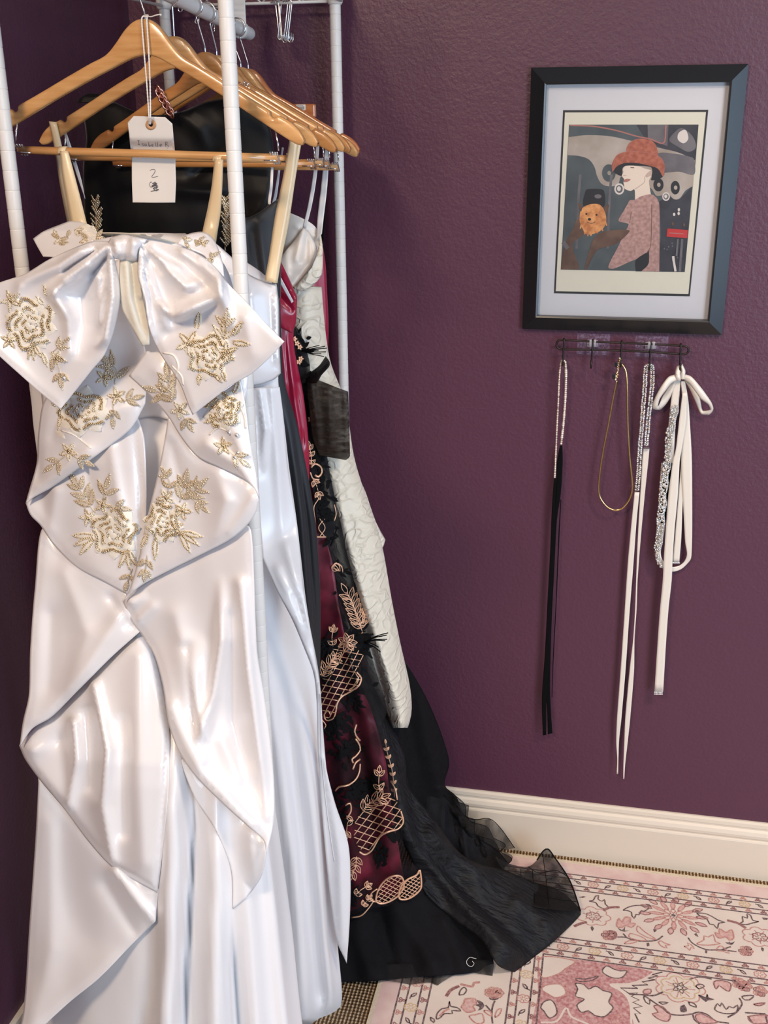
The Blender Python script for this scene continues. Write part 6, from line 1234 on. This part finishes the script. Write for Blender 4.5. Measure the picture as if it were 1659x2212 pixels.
# pink selvage and cream binding
rfill([(RX0 + .008, RY1 - .010), (RX1, RY1 - .010), (RX1, LY[0] + .002), (LX[0] - .002, LY[0] + .002), (LX[0] - .002, RY0), (RX0 + .008, RY0)], r_pink, False)
rfill([(RX0, RY1), (RX1, RY1), (RX1, RY1 - .009), (RX0 + .009, RY1 - .009), (RX0 + .009, RY0), (RX0, RY0)], r_bind, False)
for y, x in zip(LY, LX): rline([(x, RY0), (x, y)], .0026, r_dark, smooth=False); rline([(x, y), (RX1, y)], .0026, r_dark, smooth=False)
for y, x in zip(LY2, LX2): rline([(x, RY0), (x, y)], .0026, r_dark, smooth=False); rline([(x, y), (RX1, y)], .0026, r_dark, smooth=False)
def clover(cx, cy, s, a, mi):
    p = []
    for t in np.linspace(0, 2*PI, 31)[:-1]:
        r = s*(.62 + .38*math.cos(3*t)) if math.cos(t) > -2 else s; p.append((cx + r*math.cos(t + a)*1.25, cy + r*math.sin(t + a)))
    rline(p, .0019, mi, True); rline([(cx - s*.2*math.cos(a), cy - s*.2*math.sin(a)), (cx + s*.3*math.cos(a), cy + s*.3*math.sin(a))], .0022, mi, False, False)
def bloom(cx, cy, s, a, mi):
    p = []
    for t in np.linspace(0, 2*PI, 57)[:-1]: r = s*(.80 + .20*abs(math.cos(3.5*t))); p.append((cx + r*1.25*math.cos(t)*1, cy + r*math.sin(t)))
    rline(p, .0018, mi, True)
    for t in np.linspace(0, 2*PI, 8)[:-1]: rline([(cx + s*.25*math.cos(t + a), cy + s*.25*math.sin(t + a)), (cx + s*.75*math.cos(t + a), cy + s*.7*math.sin(t + a))], .0014, mi, False, False)
def eye(cx, cy, s, a):
    c, sn = math.cos(a), math.sin(a); p = [(-1, 0), (-.5, .34), (.3, .34), (1, 0), (.5, -.34), (-.3, -.34)]
    rline([(cx + s*(u*c - v*sn), cy + s*(u*sn + v*c)) for u, v in p], .0022, r_dark, True); rline([(cx + s*(u*c - v*sn), cy + s*(u*sn + v*c)) for u, v in ((-1.7, -.35), (-1, 0))], .002, r_dark, False, False)
def band(lines, horiz, lo, hi, off=0.):
    for (a, b_), k in (((lines[0], lines[1]), 0), ((lines[2], lines[3]), 1)):
        m = (a + b_)/2; s = abs(a - b_)*.36; i = 0
        for t in np.arange(lo + off + k*.008, hi, .0318):
            mi = (r_plum, r_rose)[i % 2]; i += 1
            clover(*((t, m) if horiz else (m, t)), s, PI/2 if horiz else 0, mi)
    m = (lines[1] + lines[2])/2; s = abs(lines[1] - lines[2])*.42
    for i, t in enumerate(np.arange(lo + off + .01, hi, .066)):
        bloom(*((t, m) if horiz else (m, t)), s, .3, (r_gold, r_rose)[i % 2]); eye(*((t + .033, m) if horiz else (m, t + .033)), s*.72, (-.7, .7)[i % 2] + (0 if horiz else PI/2))
x0f = H(240, 700, 3.959, 1240, 1850)[0]
band(LY, True, LX[0] + .02, RX1 - .02, .010); band(LY2, True, LX2[0] + .01, RX1 - .02, .012)
band(LX, False, RY0 + .02, LY[0] - .02, .006); band(LX2, False, RY0 + .02, LY2[0] - .01, .006)
# main border flowers, drawn where they lie
def A1(P): return [H(b_, a, 3.959, 1240, 1850) for a, b_ in P]
def A2(P): return [H(b_, a, 3.197, 1140, 1990) for a, b_ in P]
def A3(P): return [H(b_, a, 3.77, 740, 2060) for a, b_ in P]
SP = .325    # the border repeats along its length
def rep(fn):
    for dx in (0, ): fn(dx)
def petals(c, n, r0, r1, w, mi, fill=None, sx=1., rot=0.):
    for i in range(n):
        t = rot + 2*PI*i/n; p = [(c[0] + sx*r0*math.cos(t), c[1] + r0*math.sin(t)), (c[0] + sx*(r0+r1)/2*math.cos(t + w), c[1] + (r0+r1)/2*math.sin(t + w)), (c[0] + sx*r1*math.cos(t), c[1] + r1*math.sin(t)), (c[0] + sx*(r0+r1)/2*math.cos(t - w), c[1] + (r0+r1)/2*math.sin(t - w))]
        if fill is not None: rfill(p, fill)
        rline(p, .0018, mi, True)
pc = A1([(850, 505)])[0]
petals(pc, 12, .018, .046, .13, r_rose, r_blush, 1.15); petals(pc, 14, .040, .062, .10, r_plum, r_blush, 1.2, .1); petals(pc, 8, .006, .022, .3, r_rose, None, 1.2)
rfill([(pc[0] + .005*math.cos(t), pc[1] + .004*math.sin(t)) for t in np.linspace(0, 6.28, 9)[:-1]], r_dark)
def leaf_poly(P, line, fill=None, close=True):
    if fill is not None: rfill(P, fill)
    rline(P, .0022, line, close)
for P in ([(420, 462), (480, 430), (560, 420), (640, 438), (600, 470), (575, 465), (555, 500), (530, 498), (515, 532), (495, 510), (490, 478), (455, 465)],
          [(1050, 488), (1120, 490), (1180, 515), (1230, 545), (1290, 565), (1240, 572), (1225, 618), (1195, 585), (1160, 580), (1140, 540), (1100, 520)],
          [(130, 385), (165, 375), (185, 340), (212, 336), (205, 365), (240, 385), (262, 370), (268, 410), (300, 440), (265, 452), (205, 425), (185, 395)],
          [(1580, 558), (1530, 548), (1510, 505), (1480, 490), (1482, 530), (1440, 515), (1445, 560), (1415, 575), (1470, 585), (1530, 570)]): leaf_poly(A1(P), r_dark)
for P in ([(250, 465), (300, 440), (390, 435)], [(1310, 548), (1400, 572), (1470, 615)], [(0, 600), (50, 578), (110, 562)]): rline(A1(P), .005, r_plum)
for P in ([(610, 405), (640, 408), (665, 430), (640, 432)], [(1020, 480), (1045, 460), (1070, 462), (1050, 482)], [(675, 625), (690, 618), (708, 632), (685, 650)], [(1025, 665), (1045, 655), (1065, 690), (1040, 680)], [(140, 605), (155, 595), (170, 615), (155, 640)], [(620, 740), (640, 738), (645, 765), (625, 772)], [(40, 350), (80, 340), (105, 345), (70, 355)], [(1605, 522), (1660, 530), (1650, 545), (1620, 540)], [(1605, 775), (1625, 790), (1615, 815), (1600, 800)], [(1120, 800), (1140, 805), (1135, 831), (1120, 825)]): rfill(A1(P), r_dark)
for cx, cy in ((165, 512), (1590, 690)):
    c = A1([(cx, cy)])[0]; bloom(c[0], c[1], .030, .2, r_rose); bloom(c[0], c[1], .013, .5, r_plum)
for P in ([(365, 600), (370, 560), (385, 530), (410, 560), (440, 520), (485, 528), (480, 570), (525, 575), (490, 610), (440, 590), (410, 610)], [(1235, 700), (1205, 650), (1240, 665), (1245, 620), (1300, 650), (1350, 630), (1365, 700), (1330, 720), (1300, 690)]): leaf_poly(A1(P), r_rose, r_blush)
for P in ([(370, 605), (410, 630), (440, 595), (435, 635), (475, 630), (430, 645), (395, 635)], [(1310, 700), (1340, 740), (1375, 725), (1345, 760), (1290, 735), (1330, 735)]): rfill(A1(P), r_dark)
for P in ([(370, 690), (440, 692), (490, 712)], [(420, 660), (460, 700), (540, 722), (640, 725), (710, 715), (760, 680)], [(975, 695), (1010, 740), (1080, 780), (1150, 800), (1260, 800), (1390, 815)], [(1260, 800), (1340, 772)]): rline(A1(P), .0026, r_dark)
for P in ([(470, 690), (480, 660), (520, 668), (580, 690), (620, 720), (540, 715)], [(540, 640), (545, 595), (575, 620), (610, 650), (700, 710), (620, 690)], [(430, 748), (470, 722), (545, 725), (500, 742)], [(720, 735), (740, 720), (770, 740), (825, 758), (780, 760), (795, 785), (750, 770)], [(940, 770), (980, 765), (970, 740), (1000, 755), (1030, 790), (1000, 780), (990, 805), (970, 785)], [(1050, 750), (1110, 715), (1110, 680), (1150, 690), (1190, 670), (1210, 730), (1250, 745), (1150, 760)], [(1215, 805), (1250, 765), (1290, 790), (1330, 831), (1270, 810)]): leaf_poly(A1(P), r_rose)
for cx, cy in ((295, 675), (1470, 810)):
    for i in range(6): t = 1.05*i; c = A1([(cx + 32*math.cos(t), cy + 26*math.sin(t))])[0]; bloom(c[0], c[1], .006, 0, (r_rose, r_plum)[i % 2])
rline(A1([(300, 640), (350, 650), (355, 690), (325, 705)]), .005, r_plum)
# madder corner field with pale flowers
rfill(A2([(92, 260), (300, 262), (600, 300), (870, 352), (800, 400), (700, 430), (570, 440), (640, 480), (700, 540), (715, 640), (715, 760), (60, 900), (70, 500)]), r_red)
for P in ([(95, 250), (320, 275), (260, 330), (200, 370), (95, 385)], [(330, 430), (390, 440), (420, 470), (470, 450), (520, 480), (580, 500), (560, 560), (590, 600), (530, 660), (460, 650), (420, 620), (370, 630), (340, 580), (390, 540), (330, 520), (345, 470)], [(515, 350), (545, 310), (590, 330), (640, 345), (685, 345), (650, 390), (580, 390)], [(110, 560), (160, 545), (190, 580), (200, 640), (150, 670), (110, 620), (90, 600)], [(95, 470), (140, 440), (230, 440), (265, 500), (200, 530), (150, 510)], [(330, 395), (400, 400), (490, 378), (440, 410), (350, 415)], [(590, 660), (640, 650), (630, 700), (580, 700)]): rfill(A2(P), r_base); rline(A2(P), .002, r_dark if P[0][0] in (515, 110, 330) else r_rose, True)
for P in ([(95, 395), (180, 370), (260, 365), (300, 290), (310, 330), (275, 390), (180, 398)], [(340, 460), (380, 455), (400, 490), (340, 500)], [(430, 540), (460, 560), (480, 530), (485, 560), (450, 570)], [(500, 660), (520, 650), (515, 690)], [(540, 665), (565, 680), (550, 700)], [(590, 590), (640, 600), (610, 612)], [(600, 625), (650, 630), (620, 645)], [(140, 290), (175, 310), (150, 320)]): rfill(A2(P), r_dark)
for P in ([(300, 310), (360, 300), (430, 310), (440, 350), (390, 380), (320, 370)], [(460, 300), (510, 305), (500, 360), (465, 350)], [(110, 420), (180, 410), (230, 430), (215, 490), (150, 500), (120, 470), (170, 450)]): rfill(A2(P), r_blush)
rline(A2([(870, 355), (800, 400), (700, 432), (570, 438), (640, 480), (690, 530), (712, 600), (715, 710)]), .003, r_base); rline(A2([(90, 700), (200, 690), (265, 600), (300, 660), (420, 712)]), .003, r_base)
rline(A2([(930, 352), (860, 370), (900, 378), (830, 395), (880, 405), (790, 420), (830, 440), (720, 445), (760, 465), (640, 462), (700, 500), (760, 495), (715, 520), (770, 545), (725, 560), (790, 590), (730, 600), (780, 640), (740, 640), (770, 700)]), .0024, r_dark, smooth=False)
c = A2([(1050, 460)])[0]; bloom(c[0], c[1], .040, 0, r_rose); bloom(c[0], c[1], .031, .3, r_gold); petals(c, 5, .004, .016, .5, r_dark)
for P in ([(700, 505), (800, 510), (870, 515), (935, 490)], [(800, 510), (850, 545), (930, 600), (980, 640), (1060, 650), (1140, 640)], [(1110, 405), (1180, 385), (1270, 400)], [(1140, 640), (1180, 628), (1240, 645), (1300, 690), (1390, 705)], [(1140, 640), (1150, 680), (1190, 712)], [(1460, 530), (1480, 570), (1440, 630), (1380, 665)], [(1500, 632), (1640, 640)], [(1520, 655), (1550, 700)], [(1640, 640), (1655, 700)]): rline(A2(P), .0026, r_dark)
for P, f in (([(800, 500), (805, 475), (850, 470), (845, 500)], r_blush), ([(870, 585), (930, 590), (960, 620), (985, 640), (970, 690), (910, 680), (860, 640), (900, 630)], r_blush), ([(1160, 650), (1200, 640), (1260, 670), (1310, 700), (1200, 705), (1165, 680)], r_blush), ([(1285, 420), (1330, 410), (1400, 430), (1390, 485), (1350, 465), (1320, 445), (1300, 470)], r_blush), ([(1525, 660), (1655, 650), (1655, 705), (1555, 705)], r_blush), ([(800, 520), (840, 540), (840, 575), (815, 560)], None), ([(905, 560), (970, 562), (930, 575)], None), ([(1110, 560), (1150, 570), (1165, 595), (1120, 580)], None), ([(1060, 590), (1080, 580), (1095, 620), (1060, 625)], r_dark), ([(1180, 510), (1230, 530), (1240, 505), (1245, 530), (1285, 540), (1240, 545), (1230, 555)], r_dark), ([(1290, 610), (1310, 570), (1330, 590), (1340, 565), (1370, 610), (1390, 590), (1420, 600), (1450, 580), (1440, 630), (1370, 640), (1310, 625)], None), ([(1160, 450), (1190, 435), (1220, 450), (1180, 468)], None), ([(1480, 520), (1560, 515), (1530, 545), (1500, 545)], None), ([(1560, 575), (1640, 565), (1600, 585)], r_blush)):
    leaf_poly(A2(P), r_dark if f != r_blush else r_plum, f)
for cx, cy in ((1605, 485), (1500, 450), (1460, 430)):
    for i in range(5): t = 1.25*i; q = A2([(cx + 25*math.cos(t), cy + 22*math.sin(t))])[0]; bloom(q[0], q[1], .006, 0, (r_rose, r_plum)[i % 2])
# left border flowers
for P in ([(765, 535), (770, 490), (810, 450), (860, 440), (870, 390), (880, 430), (930, 440), (962, 468), (890, 465), (895, 490), (830, 490), (800, 520)],): leaf_poly(A3(P), r_dark)
rline(A3([(790, 510), (830, 470), (870, 450)]), .003, r_rose)
for P in ([(950, 340), (960, 300), (990, 275), (1010, 300), (985, 335)], [(715, 520), (745, 535), (745, 565), (720, 545)]): leaf_poly(A3(P), r_dark)
rline(A3([(845, 350), (880, 300), (950, 265)]), .005, r_plum); rline(A3([(960, 250), (1010, 262), (1060, 270), (1070, 240), (1120, 235)]), .004, r_rose)
for P in ([(965, 440), (990, 400), (1000, 370), (1080, 370), (1090, 410), (1060, 430), (1080, 465), (1010, 480), (980, 450)],): leaf_poly(A3(P), r_rose, r_blush)
rfill(A3([(1065, 415), (1110, 410), (1085, 375), (1140, 395), (1155, 420), (1140, 450), (1100, 465), (1115, 435)]), r_dark)
for cx, cy in ((1235, 320),):
    for i in range(7): t = .9*i; q = A3([(cx + 45*math.cos(t), cy + 24*math.sin(t))])[0]; bloom(q[0], q[1], .007, 0, r_rose)
rfill(A3([(1190, 360), (1230, 350), (1275, 365), (1240, 380), (1200, 375)]), r_dark); rline(A3([(1240, 385), (1222, 430), (1215, 500), (1222, 570)]), .0026, r_dark); rline(A3([(1165, 420), (1210, 470)]), .0026, r_dark)
for P in ([(1150, 465), (1200, 470), (1215, 510), (1180, 495)], [(1240, 520), (1260, 460), (1295, 450), (1275, 500)], [(1030, 510), (1080, 500), (1135, 490), (1150, 560), (1090, 570)]): leaf_poly(A3(P), r_rose)
rug = RB.build('area_rug', rug_m, None, False)
props(rug, 'faded cream and pink floral area rug on the brown carpet along the wall', 'rug')
# stray thread lying on the tulle
m_ = MB(); pts = [(1029, 2071), (1024, 2070), (1015, 2068), (1008, 2076), (1010, 2084), (1018, 2088), (1024, 2082), (1020, 2076)]
q = curve(pts, 2.); m_.tube(bs.pt(q[:, 0], q[:, 1], .006), .0006, 5); th_ = m_.build('loose_thread', M['string'], None); props(th_, 'curl of white thread lying on the black tulle hem', 'thread')
